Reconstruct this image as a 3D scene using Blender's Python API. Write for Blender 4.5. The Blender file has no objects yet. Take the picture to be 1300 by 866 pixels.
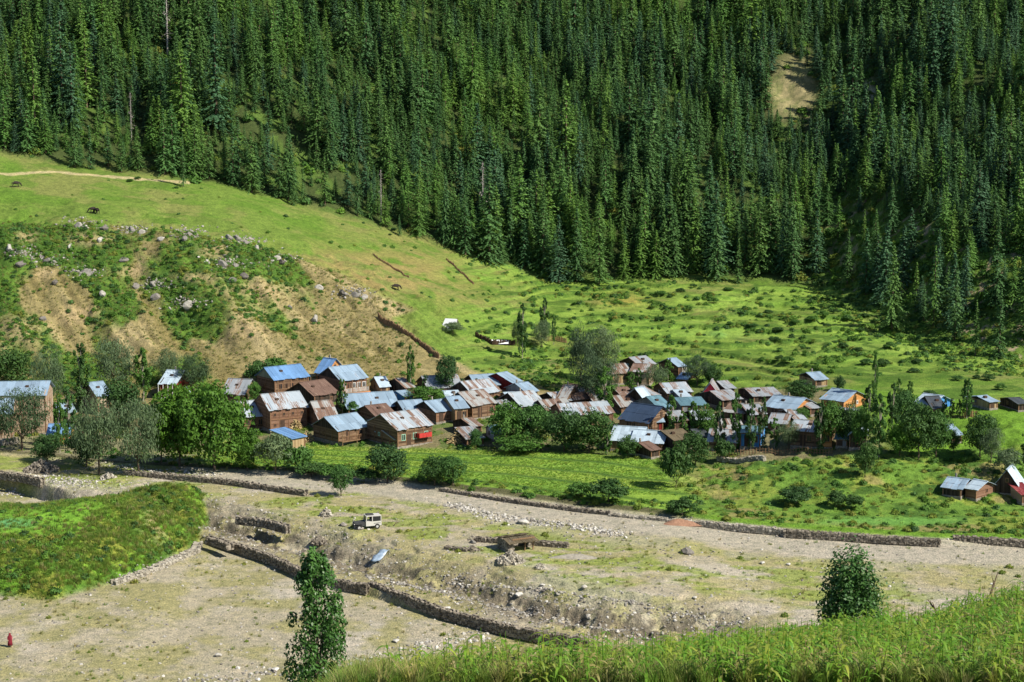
import bpy, math, random
import numpy as np
from mathutils import Vector, Matrix, Euler

# ------------------------------------------------------------------ camera, sky, sun, exposure
SC = bpy.context.scene
COL = SC.collection
FPX = 2100.0                       # focal length in pixels of a 1300 px wide frame
CAMZ = 60.0
PITCH = math.atan(283.0 / FPX)
CP, SP = math.cos(PITCH), math.sin(PITCH)
cd = bpy.data.cameras.new('camera'); cam = bpy.data.objects.new('camera', cd); COL.objects.link(cam)
cd.sensor_width = 36.0; cd.lens = 36.0 * FPX / 1300.0
cd.clip_start = 0.5; cd.clip_end = 5000
cam.location = (0, 0, CAMZ); cam.rotation_euler = (math.pi / 2 - PITCH, 0, 0)
SC.camera = cam

SUN_DIR = Vector((0.85, -0.48, 0.0)).normalized()
SUN_EL = math.radians(44)
S = Vector((SUN_DIR.x * math.cos(SUN_EL), SUN_DIR.y * math.cos(SUN_EL), math.sin(SUN_EL)))
w = bpy.data.worlds.new('World'); SC.world = w; w.use_nodes = True
nt = w.node_tree; nt.nodes.clear()
sky = nt.nodes.new('ShaderNodeTexSky'); sky.sky_type = 'NISHITA'; sky.sun_disc = False
sky.sun_elevation = SUN_EL; sky.sun_rotation = math.atan2(S.x, S.y); sky.altitude = 2400
bg = nt.nodes.new('ShaderNodeBackground'); bg.inputs['Strength'].default_value = 0.085
wo = nt.nodes.new('ShaderNodeOutputWorld')
nt.links.new(sky.outputs[0], bg.inputs[0]); nt.links.new(bg.outputs[0], wo.inputs[0])
sl = bpy.data.lights.new('sun', 'SUN'); sl.energy = 5.0; sl.angle = math.radians(0.5); sl.color = (1.0, 0.93, 0.80)
so = bpy.data.objects.new('sun', sl); COL.objects.link(so)
so.rotation_euler = S.to_track_quat('Z', 'Y').to_euler(); so.location = (100, -50, 200)
SC.view_settings.view_transform = 'Standard'; SC.view_settings.look = 'None'
SC.view_settings.gamma = 1.0; SC.view_settings.exposure = 0.66
SC.view_settings.use_curve_mapping = False
SC.cycles.max_bounces = 5; SC.cycles.diffuse_bounces = 2; SC.cycles.glossy_bounces = 2
SC.cycles.transmission_bounces = 3; SC.cycles.volume_bounces = 0; SC.cycles.transparent_max_bounces = 4

rng = np.random.default_rng(11)
random.seed(5)

# ------------------------------------------------------------------ pixel <-> world helpers
def ratio(v):                      # dz/dy of the sight line through picture row v (downwards positive)
    return (FPX * SP + (v - 433.0) * CP) / (FPX * CP - (v - 433.0) * SP)
def trow(u, v):                    # dx/dy
    return (u - 650.0) / (FPX * CP - (v - 433.0) * SP)
def project(x, y, z):
    dz = z - CAMZ
    zc = y * CP - dz * SP
    yc = y * SP + dz * CP
    return 650 + FPX * x / zc, 433 - FPX * yc / zc
def at_z(u, v, z):                 # point on the sight line at height z
    y = (CAMZ - z) / ratio(v)
    return trow(u, v) * y, y

# ------------------------------------------------------------------ noise
def _hash(ix, iy, seed):
    h = (ix.astype(np.int64) * 374761393 + iy.astype(np.int64) * 668265263 + seed * 1442695041) & 0xffffffff
    h = ((h ^ (h >> 13)) * 1274126177) & 0xffffffff
    return ((h ^ (h >> 16)) & 0xffff) / 65535.0
def vnoise(x, y, seed=0):
    x = np.asarray(x, float); y = np.asarray(y, float)
    ix = np.floor(x); iy = np.floor(y); fx = x - ix; fy = y - iy
    fx = fx * fx * (3 - 2 * fx); fy = fy * fy * (3 - 2 * fy)
    a = _hash(ix, iy, seed); b = _hash(ix + 1, iy, seed); c = _hash(ix, iy + 1, seed); d = _hash(ix + 1, iy + 1, seed)
    return (a * (1 - fx) + b * fx) * (1 - fy) + (c * (1 - fx) + d * fx) * fy
def fbm(x, y, sc, octv=4, seed=0):
    x = np.asarray(x, float) / sc; y = np.asarray(y, float) / sc
    s = 0; amp = 1; tot = 0
    for k in range(octv):
        s = s + amp * vnoise(x, y, seed + k * 17); tot += amp
        amp *= .55; x = x * 2.03 + 13.7; y = y * 2.03 + 7.1
    return s / tot
def sstep(a, b, x):
    t = np.clip((x - a) / (b - a), 0, 1); return t * t * (3 - 2 * t)
def inpoly(px, py, poly):
    poly = np.asarray(poly, float); n = len(poly); r = np.zeros(np.shape(px), bool)
    j = n - 1
    for i in range(n):
        xi, yi = poly[i]; xj, yj = poly[j]
        if yi != yj:
            c = ((yi > py) != (yj > py)) & (px < (xj - xi) * (py - yi) / (yj - yi) + xi)
            r ^= c
        j = i
    return r
def linedist(px, py, line):        # distance and signed side (positive = left of the direction of travel)
    best = np.full(np.shape(px), 1e9); side = np.zeros(np.shape(px))
    for (x0, y0), (x1, y1) in zip(line[:-1], line[1:]):
        dx, dy = x1 - x0, y1 - y0; L2 = dx * dx + dy * dy
        t = np.clip(((px - x0) * dx + (py - y0) * dy) / L2, 0, 1)
        qx = px - x0 - t * dx; qy = py - y0 - t * dy
        d = np.hypot(qx, qy); s = dx * (py - y0) - dy * (px - x0)
        m = d < best
        best = np.where(m, d, best); side = np.where(m, s, side)
    return best, best * np.sign(side)
def polysd(px, py, poly):          # signed distance, positive inside
    d, _ = linedist(px, py, list(poly) + [poly[0]])
    return np.where(inpoly(px, py, poly), d, -d)

# ------------------------------------------------------------------ the terrain: one height function sampled on a grid
# columns of the valley, seen as picture column -> (row or height, distance) knots
def knots(u, lst):
    out = []
    for kind, a, Y in lst:
        out.append((Y, a if kind == 'z' else CAMZ - Y * ratio(a)))
    return out
def column(u, crest, foot, k4, k4b, k5, k6, k7, k8, msl):
    crY, crv = crest
    L = [('z', 49.5, 25), ('z', 41.0 if u > 400 else 38.5, 55), ('v', crv, crY), ('z', foot[1], foot[0] - 55 if u < 420 else foot[0] - 50),
         ('z', 0.0, foot[0]), ('z', 0.0, k4[0] - 1.2 - 4), ('z', 0.0, k4[0] - 1.2), ('v', k4[1], k4[0] + 1.2), ('v', k4b[1], k4b[0]),
         ('v', k5[1], k5[0]), ('v', k6[1], k6[0]), ('v', k7[1], k7[0]), ('v', k8[1], k8[0])]
    ks = knots(u, L)
    Y8, z8 = ks[-1]
    ks.append((Y8 + 8, z8 + 3.4)); ks.append((Y8 + 60, z8 + 3.4 + msl * 52)); ks.append((Y8 + 180, z8 + 3.4 + msl * 172)); ks.append((900, z8 + 60 + msl * 300))
    return ks
#        u     crest        foot         bank top    field back  village front village back  slope top  forest edge  mountain slope
COLS = {
 -250: column(-250, (85, 985), (168, 9), (290, 566), (296, 560), (304, 552), (338, 486), (380, 272), (430, 170), .66),
    0: column(0,    (85, 985), (168, 9), (284, 572), (292, 567), (300, 560), (335, 490), (378, 288), (430, 194), .66),
  150: column(150,  (85, 985), (168, 9), (276, 592), (284, 588), (298, 562), (335, 487), (376, 294), (430, 216), .66),
  300: column(300,  (85, 960), (168, 9), (271, 598), (279, 590), (296, 566), (332, 490), (372, 322), (430, 238), .66),
  450: column(450,  (80, 900), (168, 9), (266, 602), (273, 588), (287, 568), (330, 489), (368, 372), (430, 280), .65),
  600: column(600,  (78, 884), (170, 14), (254, 619), (268, 595), (284, 572), (330, 488), (364, 425), (430, 328), .62),
  700: column(700,  (78, 872), (168, 14), (247, 633), (265, 600), (282, 574), (330, 488), (366, 430), (430, 357), .60),
  750: column(750,  (80, 864), (168, 14), (243.5, 641), (263, 603), (281, 575), (330, 488), (368, 425), (430, 354), .60),
  900: column(900,  (83, 836), (168, 14), (236, 658), (246, 640), (268, 590), (326, 490), (368, 425), (430, 357), .58),
 1050: column(1050, (86, 814), (168, 14), (230, 673), (238, 655), (263, 580), (316, 490), (356, 430), (418, 366), .54),
 1200: column(1200, (88, 796), (168, 14), (226, 682), (240, 650), (263, 574), (300, 505), (326, 470), (357, 430), .50),
 1300: column(1300, (90, 765), (168, 14), (225.5, 683), (244, 641), (263, 567), (292, 515), (312, 490), (338, 460), .47),
 1550: column(1550, (95, 740), (168, 14), (222, 690), (244, 635), (263, 560), (286, 522), (300, 500), (322, 475), .45),
}
cu = sorted(COLS)
ct = np.array([(u - 650) / 2081.0 for u in cu])
nk = len(COLS[0])
kY = np.array([[COLS[u][k][0] for u in cu] for k in range(nk)]); kz = np.array([[COLS[u][k][1] for u in cu] for k in range(nk)])

tg = np.concatenate([np.linspace(-.62, -.345, 60, endpoint=False), np.linspace(-.345, .345, 900), np.linspace(.345, .62, 61)[1:]])
yg = np.concatenate([np.arange(16, 60, 1.2), np.arange(60, 176, .6), np.arange(176, 300, .33), np.arange(300, 440, .4), np.arange(440, 620, .9), np.arange(620, 900, 8)])
T, Y = np.meshgrid(tg, yg, indexing='ij'); X = T * Y
Z = np.zeros_like(X)
for i, t in enumerate(tg):
    ys = [np.interp(t, ct, kY[k]) for k in range(nk)]; zs = [np.interp(t, ct, kz[k]) for k in range(nk)]
    Z[i] = np.interp(yg, ys, zs)
def smooth_t(A, n):
    k = np.hanning(2 * n + 3)[1:-1]; k /= k.sum()
    P = np.concatenate([np.repeat(A[:1], n, 0), A, np.repeat(A[-1:], n, 0)])
    out = np.zeros_like(A)
    for j, c in enumerate(k): out += c * P[j:j + A.shape[0]]
    return out
def smooth_y(A, n):
    return smooth_t(A.T, n).T
far = sstep(300, 318, Y)
Zs = smooth_y(smooth_t(Z, 22), 10)
Z = Z * (1 - far) + Zs * far
near = 1 - sstep(150, 172, Y)
Z = Z * (1 - near) + smooth_y(smooth_t(Z, 16), 5) * near

# river bed steps (world polylines from the photograph's lines on known heights)
WALL_A = [at_z(u, v, -1.0) for u, v in [(262, 690), (300, 700), (345, 715), (410, 745), (465, 752), (560, 783), (680, 812), (745, 822)]]
GULLY = [at_z(u, v, 0.0) for u, v in [(255, 655), (300, 668), (345, 682), (400, 692), (460, 712), (520, 726), (600, 741), (680, 768), (760, 784), (850, 790), (960, 786)]]
def extend(line, a, b):
    (x0, y0), (x1, y1) = line[0], line[1]; d = math.hypot(x1 - x0, y1 - y0)
    s = (x0 - (x1 - x0) / d * a, y0 - (y1 - y0) / d * a)
    (x0, y0), (x1, y1) = line[-2], line[-1]; d = math.hypot(x1 - x0, y1 - y0)
    e = (x1 + (x1 - x0) / d * b, y1 + (y1 - y0) / d * b)
    return [s] + line + [e]
WA = extend(WALL_A, 60, 50)
GU = GULLY[:]; GU = [(GU[0][0] - 60, GU[0][1] + 20)] + GU
bed = (1 - sstep(-1, 3.0, Z)) * sstep(160, 176, Y) * (1 - sstep(300, 305, Y))
_, sa = linedist(X, Y, WA)
jag = (fbm(X, Y, 9, 3, 3) - .5) * 4.0 + (fbm(X, Y, 2.4, 3, 4) - .5) * 1.2
dg, sg = linedist(X, Y, GU)
ge = at_z(960, 786, 0)
gfade = 1 - sstep(ge[0] - 9, ge[0] + 3, X)
stepA = sstep(-.15, .25, sa)
stepG = .5 * sstep(-.9, 1.0, sg + jag) + .5 * sstep(1.8, 3.4, sg + jag * .3)
bedz = -1.0 + 1.15 * stepA + (1.8 * stepG * gfade + 1.0 * (1 - gfade) * sstep(0, 12, sa)) * stepA
trench = np.exp(-((sg + jag + 1.2) / 1.6) ** 2) * gfade * stepA * .7
bedz = bedz - trench + (fbm(X, Y, 9, 4, 8) - .5) * .35
rough = np.exp(-((sg + 1.5) / 4.5) ** 2) * gfade * stepA
bedz = bedz + rough * ((fbm(X, Y, 2.6, 5, 21) - .5) * 1.5 + (fbm(X, Y, .7, 3, 22) - .5) * .9)
# lower erosion steps towards the right
mr = sstep(2, 12, X) * gfade
bedz = bedz - mr * stepA * .8 * (1 - sstep(-.1, .5, sg + 3.2 + (fbm(X, Y, 4, 3, 5) - .5) * 3)) * sstep(.3, 1.2, sa)
ml = sstep(-46, -40, X) * (1 - sstep(22, 30, X))
bedz = bedz + ml * .55 * (sstep(-.1, .6, sg - 4.5 + (fbm(X, Y, 6, 3, 6) - .5) * 5) - 1)
# the rubble channel at the far left behind the grassy terrace
RC = [at_z(u, v, 1.0) for u, v in [(-60, 597), (30, 606), (90, 618), (170, 622), (260, 640)]]
dr, sr = linedist(X, Y, RC)
bedz = bedz + np.exp(-(dr / 3.5) ** 2) * (fbm(X, Y, 2, 4, 31) - .56) * 1.2
Z = Z + bed * bedz

# the grassy terrace
MOUND = [(-160, 205), (-95, 203.5), (-66, 206)] + [at_z(u, v, -.8) for u, v in [(70, 762), (140, 742), (200, 720), (252, 692), (266, 672), (255, 645)]] + [(-47, 252), (-56, 252.5), (-64, 248), (-72, 243), (-110, 244), (-160, 246)]
mj = (fbm(X, Y, 7, 3, 41) - .5) * 1.6
md = polysd(X, Y, MOUND) + mj
mh = 6.1 * (1 - np.exp(-np.clip(md, 0, 40) / 5.5 * 1.05)) * sstep(-.3, 1.2, md)
hx, hy = at_z(172, 632, 6.5)
mh = mh + 1.1 * np.exp(-(((X - hx) / 9) ** 2 + ((Y - hy) / 5.0) ** 2)) * sstep(0, 4, md)
mh = mh + np.where(md > 0, (fbm(X, Y, 2.6, 4, 45) - .5) * 1.0 * sstep(0, 2, md) * (1 - .55 * sstep(9, 14, md)), 0)
Z = Z + mh

# field terraces
fieldm = sstep(1.0, 2.0, Z) * (1 - sstep(283, 292, Y)) * sstep(240, 246, Y)
Z = Z + fieldm * (fbm(X, Y, 8, 3, 51) - .5) * .5
rb = sstep(20, 35, X) * fieldm
Z = Z + rb * (fbm(X, Y, 5, 4, 53) - .5) * 2.4 * sstep(246, 252, Y)

# hillside relief: spurs running down to the right
U0, V0 = project(X, Y, Z)
bsl = sstep(338, 346, Y) * (1 - sstep(372, 384, Y)) * (1 - sstep(-22, -4, X))
ca, sa_ = math.cos(math.radians(-50)), math.sin(math.radians(-50))
ac = -X * sa_ + Y * ca; al = X * ca + Y * sa_
spur = fbm(ac * 1.0, al * .22, 9, 4, 61) - .5
Z = Z + bsl * spur * 10.0
Z = Z + bsl * (fbm(X, Y, 2.2, 4, 63) - .5) * 1.3
top = sstep(372, 380, Y) * (1 - sstep(392, 404, Y)) * (1 - sstep(-30, -14, X))
Z = Z + top * (fbm(X, Y, 6, 4, 65) - .5) * 2.6
# meadow and terraced fields
med = sstep(338, 352, Y) * (1 - bsl)
Z = Z + med * ((fbm(X, Y, 22, 4, 71) - .5) * 3.4 + (fbm(X, Y, 3, 3, 72) - .5) * .5)
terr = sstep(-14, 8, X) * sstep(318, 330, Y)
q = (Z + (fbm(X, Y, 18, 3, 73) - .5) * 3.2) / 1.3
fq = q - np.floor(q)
Z = Z + terr * (1 - sstep(-8, 0, Y - np.interp(T, ct, kY[12]))) * (sstep(.68, 1.0, fq) - fq) * 1.2
# mountain relief
E8 = np.interp(T, ct, kY[12])
mt = sstep(4, 30, Y - E8)
am = math.radians(-62)
acm = -X * math.sin(am) + Y * math.cos(am); alm = X * math.cos(am) + Y * math.sin(am)
Z = Z + mt * ((fbm(acm, alm * .35, 34, 4, 81) - .5) * 17 + (fbm(X, Y, 6, 3, 83) - .5) * 1.6)

from bisect import bisect
def gz(x, y):                       # bilinear height lookup
    x = np.asarray(x, float); y = np.asarray(y, float)
    t = x / y
    i = np.clip(np.searchsorted(tg, t) - 1, 0, len(tg) - 2); j = np.clip(np.searchsorted(yg, y) - 1, 0, len(yg) - 2)
    a = np.clip((t - tg[i]) / (tg[i + 1] - tg[i]), 0, 1); b = np.clip((y - yg[j]) / (yg[j + 1] - yg[j]), 0, 1)
    return (Z[i, j] * (1 - a) + Z[i + 1, j] * a) * (1 - b) + (Z[i, j + 1] * (1 - a) + Z[i + 1, j + 1] * a) * b
_YS = np.arange(40, 640, .25)
def ground_at(u, v, ymin=60):       # first point of the ground on the sight line through a picture point
    ys = _YS[_YS > ymin]; t = trow(u, v)
    d = gz(t * ys, ys) - (CAMZ - ys * ratio(v))
    k = np.nonzero(d > 0)[0]
    yy = ys[k[0]] if len(k) else 600.0
    return float(t * yy), float(yy), float(gz(t * yy, yy))
# ------------------------------------------------------------------ materials
def lin(r, g, b):
    f = lambda c: (c / 255 / 12.92) if c / 255 <= .04045 else ((c / 255 + .055) / 1.055) ** 2.4
    return (f(r), f(g), f(b))
class NT:
    def __init__(s, name):
        s.m = bpy.data.materials.new(name); s.m.use_nodes = True; s.t = s.m.node_tree; s.t.nodes.clear()
        s.out = s.n('ShaderNodeOutputMaterial')
    def n(s, typ, **kw):
        nd = s.t.nodes.new(typ)
        for k, v in kw.items():
            if k.startswith('i_'): nd.inputs[k[2:].replace('_', ' ')].default_value = v
            else: setattr(nd, k, v)
        return nd
    def l(s, a, b): s.t.links.new(a, b)
    def ramp(s, fac, stops, interp='LINEAR'):
        r = s.n('ShaderNodeValToRGB'); r.color_ramp.interpolation = interp
        while len(r.color_ramp.elements) < len(stops): r.color_ramp.elements.new(.5)
        for e, (p, c) in zip(r.color_ramp.elements, stops):
            e.position = p; e.color = (*c, 1) if len(c) == 3 else c
        s.l(fac, r.inputs[0]); return r.outputs[0]
    def noise(s, vec, scale, detail=4, rough=.6, typ='ShaderNodeTexNoise'):
        n = s.n(typ); n.inputs['Scale'].default_value = scale
        if 'Detail' in n.inputs: n.inputs['Detail'].default_value = detail
        if 'Roughness' in n.inputs: n.inputs['Roughness'].default_value = rough
        if vec is not None: s.l(vec, n.inputs['Vector'])
        return n
    def mix(s, fac, a, b, typ='MIX'):
        m = s.n('ShaderNodeMix', data_type='RGBA', blend_type=typ)
        for sock, val in ((m.inputs[0], fac), (m.inputs[6], a), (m.inputs[7], b)):
            if hasattr(val, 'is_output'): s.l(val, sock)
            elif isinstance(val, (int, float)): sock.default_value = val
            else: sock.default_value = (*val, 1)
        return m.outputs[2]
    def math(s, op, a, b=0.0, c=0.0):
        m = s.n('ShaderNodeMath', operation=op)
        for sock, val in zip(m.inputs, (a, b, c)):
            if hasattr(val, 'is_output'): s.l(val, sock)
            else: sock.default_value = val
        return m.outputs[0]
    def bsdf(s, col, rough=.8, metal=0.0, spec=.3, bump=None, bstr=.5, bdist=.1, transl=0.0, emis=None):
        b = s.n('ShaderNodeBsdfPrincipled')
        for sock, val in ((b.inputs['Base Color'], col), (b.inputs['Roughness'], rough), (b.inputs['Metallic'], metal), (b.inputs['Specular IOR Level'], spec)):
            if hasattr(val, 'is_output'): s.l(val, sock)
            elif isinstance(val, (int, float)): sock.default_value = val
            else: sock.default_value = (*val, 1)
        if bump is not None:
            bn = s.n('ShaderNodeBump'); bn.inputs['Strength'].default_value = bstr; bn.inputs['Distance'].default_value = bdist
            s.l(bump, bn.inputs['Height']); s.l(bn.outputs[0], b.inputs['Normal'])
        last = b.outputs[0]
        if transl > 0:
            tr = s.n('ShaderNodeBsdfTranslucent')
            if hasattr(col, 'is_output'): s.l(col, tr.inputs[0])
            else: tr.inputs[0].default_value = (*col, 1)
            mx = s.n('ShaderNodeMixShader'); mx.inputs[0].default_value = transl
            s.l(last, mx.inputs[1]); s.l(tr.outputs[0], mx.inputs[2]); last = mx.outputs[0]
        s.l(last, s.out.inputs[0]); return s.m

def ground_material():
    k = NT('ground'); g = k.n('ShaderNodeNewGeometry'); P = g.outputs['Position']
    a = k.n('ShaderNodeAttribute', attribute_name='Col'); q = k.n('ShaderNodeAttribute', attribute_name='Gravel')
    n1 = k.noise(P, .9, 3, .7); n2 = k.noise(P, 4.5, 2, .7)
    var = k.ramp(n1.outputs[0], [(.25, (.62, .66, .62)), (.5, (1, 1, 1)), (.75, (1.38, 1.3, 1.25))])
    c = k.mix(1.0, a.outputs[0], var, 'MULTIPLY')
    var2 = k.ramp(n2.outputs[0], [(.3, (.6, .6, .62)), (.5, (1, 1, 1)), (.72, (1.5, 1.45, 1.35))])
    c = k.mix(1.0, c, var2, 'MULTIPLY')
    vo = k.noise(P, 3.2, typ='ShaderNodeTexVoronoi'); vo.inputs['Randomness'].default_value = 1
    st = k.ramp(vo.outputs['Distance'], [(.12, (1, 1, 1)), (.3, (0, 0, 0))])
    wn = k.n('ShaderNodeTexWhiteNoise'); k.l(vo.outputs['Position'], wn.inputs['Vector'])
    sel = k.math('GREATER_THAN', wn.outputs['Value'], .55)
    sc = k.ramp(wn.outputs['Value'], [(.5, (.26, .24, .2)), (.75, (.5, .47, .4)), (.95, (.62, .6, .55))])
    f = k.math('MULTIPLY', k.math('MULTIPLY', st, sel), q.outputs['Fac'])
    c = k.mix(f, c, sc)
    h = k.math('ADD', k.math('MULTIPLY', n2.outputs[0], 1.0), k.math('MULTIPLY', f, .5))
    return k.bsdf(c, .95, spec=.12, bump=h, bstr=.9, bdist=.22)
M = {}
M['ground'] = ground_material()

# ------------------------------------------------------------------ ground colours (what grows or lies where, plus some painted light and shade)
U, V = project(X, Y, Z)
def C(r, g, b): return np.array([r, g, b])
def blend(base, col, m):
    m = np.clip(m, 0, 1)[..., None]; return base * (1 - m) + col * m
N1 = fbm(X, Y, 5, 5, 101); N2 = fbm(X, Y, 14, 4, 102); N3 = fbm(X, Y, 1.6, 4, 103); N4 = fbm(X, Y, 40, 3, 104)
WU, WV = (fbm(X, Y, 6, 3, 105) - .5) * 26, (fbm(X, Y, 6, 3, 106) - .5) * 12
GRASS = C(.105, .205, .022); BRIGHT = C(.145, .255, .04); YEL = C(.24, .26, .05); DARKG = C(.035, .085, .014)
BROWN = C(.205, .175, .08); TAN = C(.30, .25, .13); GRAV = C(.315, .285, .21); PALE = C(.36, .33, .27); SOIL = C(.07, .055, .035)
col = np.zeros(X.shape + (3,)) + GRASS
K = lambda i: np.interp(T, ct, kY[i])
Y4, Y4b, Y5, Y6, Y7, Y8 = K(7), K(8), K(9), K(10), K(11), K(12)
# foreground hill
col = blend(col, C(.09, .13, .03), 1 - sstep(160, 168, Y))
# bed
bm = sstep(160, 166, Y) * (1 - sstep(-.4, .6, Y - Y4 + 1.0))
bc = np.zeros(X.shape + (3,)) + GRAV
bc = blend(bc, PALE, sstep(.5, .68, N2)); bc = blend(bc, C(.27, .25, .11), sstep(.42, .62, N1) * .75)
lowl = (1 - stepA)
bc = blend(bc, C(.24, .23, .11), lowl * sstep(.3, .62, N1) * .75)
weed = sstep(.46, .60, fbm(X, Y * 1.8, 6, 4, 107))
strip = sstep(12, 0, np.abs(sg - 15)) * stepG * (1 - stepG * 0)
bc = blend(bc, C(.19, .24, .05), weed * np.clip(strip * 1.1 + .25 * stepG, 0, .85))
road = sstep(7.0, 4.0, np.abs(Y4 - Y - 7)) * sstep(-58, -46, X + 0 * Y)
bc = blend(bc, C(.33, .305, .25), road * .9)
bc = blend(bc, C(.12, .105, .08), rough * sstep(.32, .48, N3) * .95)  # shade of the eroded bank put into its rubble colour
col = blend(col, bc, bm)
gravel = bm * (1 - .35 * weed)
# banks and fields
bank = sstep(-1.5, -.8, Y - Y4) * (1 - sstep(.6, 2.0, Y - Y4)) * (1 - sstep(20, 30, X))
col = blend(col, C(.085, .075, .045), bank * .9)
fm = sstep(.5, 1.5, Y - Y4) * (1 - sstep(-2, 2, Y - Y5))
fc = blend(np.zeros(X.shape + (3,)) + C(.17, .29, .045), C(.06, .13, .02), sstep(.50, .58, fbm(X * .22 + Y * .1, Y, 2.0, 3, 111)) * .85)
fc = blend(fc, C(.20, .28, .035), sstep(.52, .62, fbm(X * .3, Y + 50, 3.1, 3, 112)) * .7)
fc = blend(fc, C(.33, .34, .07), (1 - sstep(0, 3.5, np.abs(Y - Y5 + 2))) * (X < 5) * .8)
fs = (Y - Y4) / (Y5 - Y4) + (fbm(X, Y, 14, 2, 115) - .5) * .10
fline = sum(np.exp(-((fs - c_) / .028) ** 2) for c_ in (.16, .36, .57, .79))
fc = fc * .45 + .55 * (np.zeros(X.shape + (3,)) + C(.165, .285, .042)); fc = blend(fc, C(.22, .31, .05), ((fs > .36) & (fs < .57)) * .7); fc = blend(fc, C(.035, .085, .016), fline * .85)
col = blend(col, fc, fm)
rbk = fm * sstep(22, 34, X)
rc = blend(np.zeros(X.shape + (3,)) + C(.10, .19, .03), C(.21, .235, .045), sstep(.5, .64, N1) * .6)
rc = blend(rc, C(.045, .10, .018), sstep(.54, .62, fbm(X, Y, 4, 4, 113)))
rc = blend(rc, C(.25, .19, .09), sstep(.62, .7, fbm(X, Y, 7, 3, 114)) * .7)
col = blend(col, rc, rbk * .9)
pad = np.exp(-(((U - 1125) / 100) ** 4 + ((V - 662) / 5.5) ** 4))
col = blend(col, C(.12, .27, .055), pad * (Z > .8) * .8)
# village ground
vg = sstep(-2, 2, Y - Y5) * (1 - sstep(-6, 4, Y - Y6)) * (1 - sstep(58, 66, X))
col = blend(col, C(.17, .135, .085), vg * .85); col = blend(col, C(.08, .13, .03), vg * sstep(.48, .56, N1) * .8)
lv = sstep(-1.0, 1.0, Y - Y4) * (1 - sstep(4, 8, Y - Y5)) * (1 - sstep(-58, -50, X))
col = blend(col, C(.22, .19, .13), lv * .8)
# brown slope on the left and its green patches
EDGE_R = [(300, 300), (420, 318), (520, 355), (500, 398), (560, 445), (640, 470), (720, 500)]
slope_poly = [(-400, 268), (0, 282), (150, 285), (260, 300), (350, 318), (400, 335), (430, 345), (470, 368), (530, 395), (500, 405), (560, 448), (600, 468), (640, 478), (650, 462), (690, 440), (712, 470), (730, 520), (-400, 560)]
sd = polysd(U + WU * .5, V + WV * .5, slope_poly)
sm = sstep(-5, 5, sd) * (Y > Y6 - 14) * (Y < 400)
br = blend(np.zeros(X.shape + (3,)) + BROWN, TAN, sstep(.5, .66, fbm(ac, al * .3, 5, 4, 121)))
br = blend(br, C(.16, .135, .055), sstep(.5, .62, fbm(ac, al * .3, 4, 4, 122)) * .8)
gp = fbm(ac, al * .45, 11, 5, 123) + .07 + .26 * sstep(400, 300, V) * sstep(470, 300, U) - .10 * sstep(400, 440, V)
br = blend(br, C(.075, .155, .02), sstep(.52, .64, gp) * .93)
br = blend(br, C(.04, .09, .015), sstep(.66, .74, gp + (N3 - .5) * .2) * .7)
col = blend(col, br, sm)
# scree scars
for (cu_, cv_, ru, rv) in [(270, 318, 22, 12), (115, 305, 26, 9), (170, 345, 26, 7), (55, 345, 16, 10), (330, 368, 55, 9), (310, 408, 30, 22), (100, 400, 30, 12), (20, 420, 30, 20), (30, 300, 12, 7), (250, 352, 30, 6)]:
    m = np.exp(-(((U + WU - cu_) / ru) ** 2 + ((V + WV * .7 - cv_) / rv) ** 2) ** 1.5)
    col = blend(col, C(.35, .27, .15), m * .65 * (Y > 330) * (Y < 400))
# meadow
mm = (Y > Y6) * (1 - sm) * (Y < Y8 + 10)
mc = blend(np.zeros(X.shape + (3,)) + C(.115, .18, .032), C(.155, .18, .05), sstep(.44, .6, N2))
mc = blend(mc, C(.07, .15, .016), sstep(.5, .62, fbm(X, Y * 2.2, 10, 4, 131)) * .6)
mc = blend(mc, C(.24, .19, .075), np.exp(-(((U - 480) / 150) ** 2 + ((V - 350) / 40) ** 2)) * sstep(.34, .56, N1) * .95)
band = fbm(X * .2, Z * 9 + N2 * 8, 6, 4, 132)  # terrace strips; their contrast also paints in low-sun light and shade
rt = sstep(520, 640, U)
mc = blend(mc, C(.17, .29, .045), sstep(.47, .55, band) * rt * .6)
mc = blend(mc, C(.045, .10, .014), sstep(.55, .61, fbm(X * .3, Z * 10 + N1 * 4, 6, 4, 133)) * rt * .75)
mc = blend(mc, C(.25, .23, .05), np.exp(-(((U - 790) / 30) ** 2 + ((V - 382) / 9) ** 2)) * .9)
mc = blend(mc, C(.19, .26, .045), sstep(.5, .7, N1) * rt * .35)
mc = blend(mc, C(.13, .30, .10), np.exp(-(((U - 915) / 32) ** 2 + ((V - 424) / 5) ** 2)) * .35)
col = blend(col, mc, mm * 1.0)
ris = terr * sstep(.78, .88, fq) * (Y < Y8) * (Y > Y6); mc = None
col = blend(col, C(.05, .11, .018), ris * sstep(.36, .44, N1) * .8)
col = blend(col, C(.20, .30, .05), terr * np.exp(-((fq - .62) / .12) ** 2) * (Y < Y8) * (Y > Y6) * .75)  # painted light along the terraces, just below the risers
path = [(-200, 226), (0, 221), (75, 219), (140, 225), (240, 232)]
pd, _ = linedist(U, V + (N1 - .5) * 6, path)
col = blend(col, C(.42, .35, .2), (1 - sstep(.8, 2.2, pd)) * (Y > 395) * .8)
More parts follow.
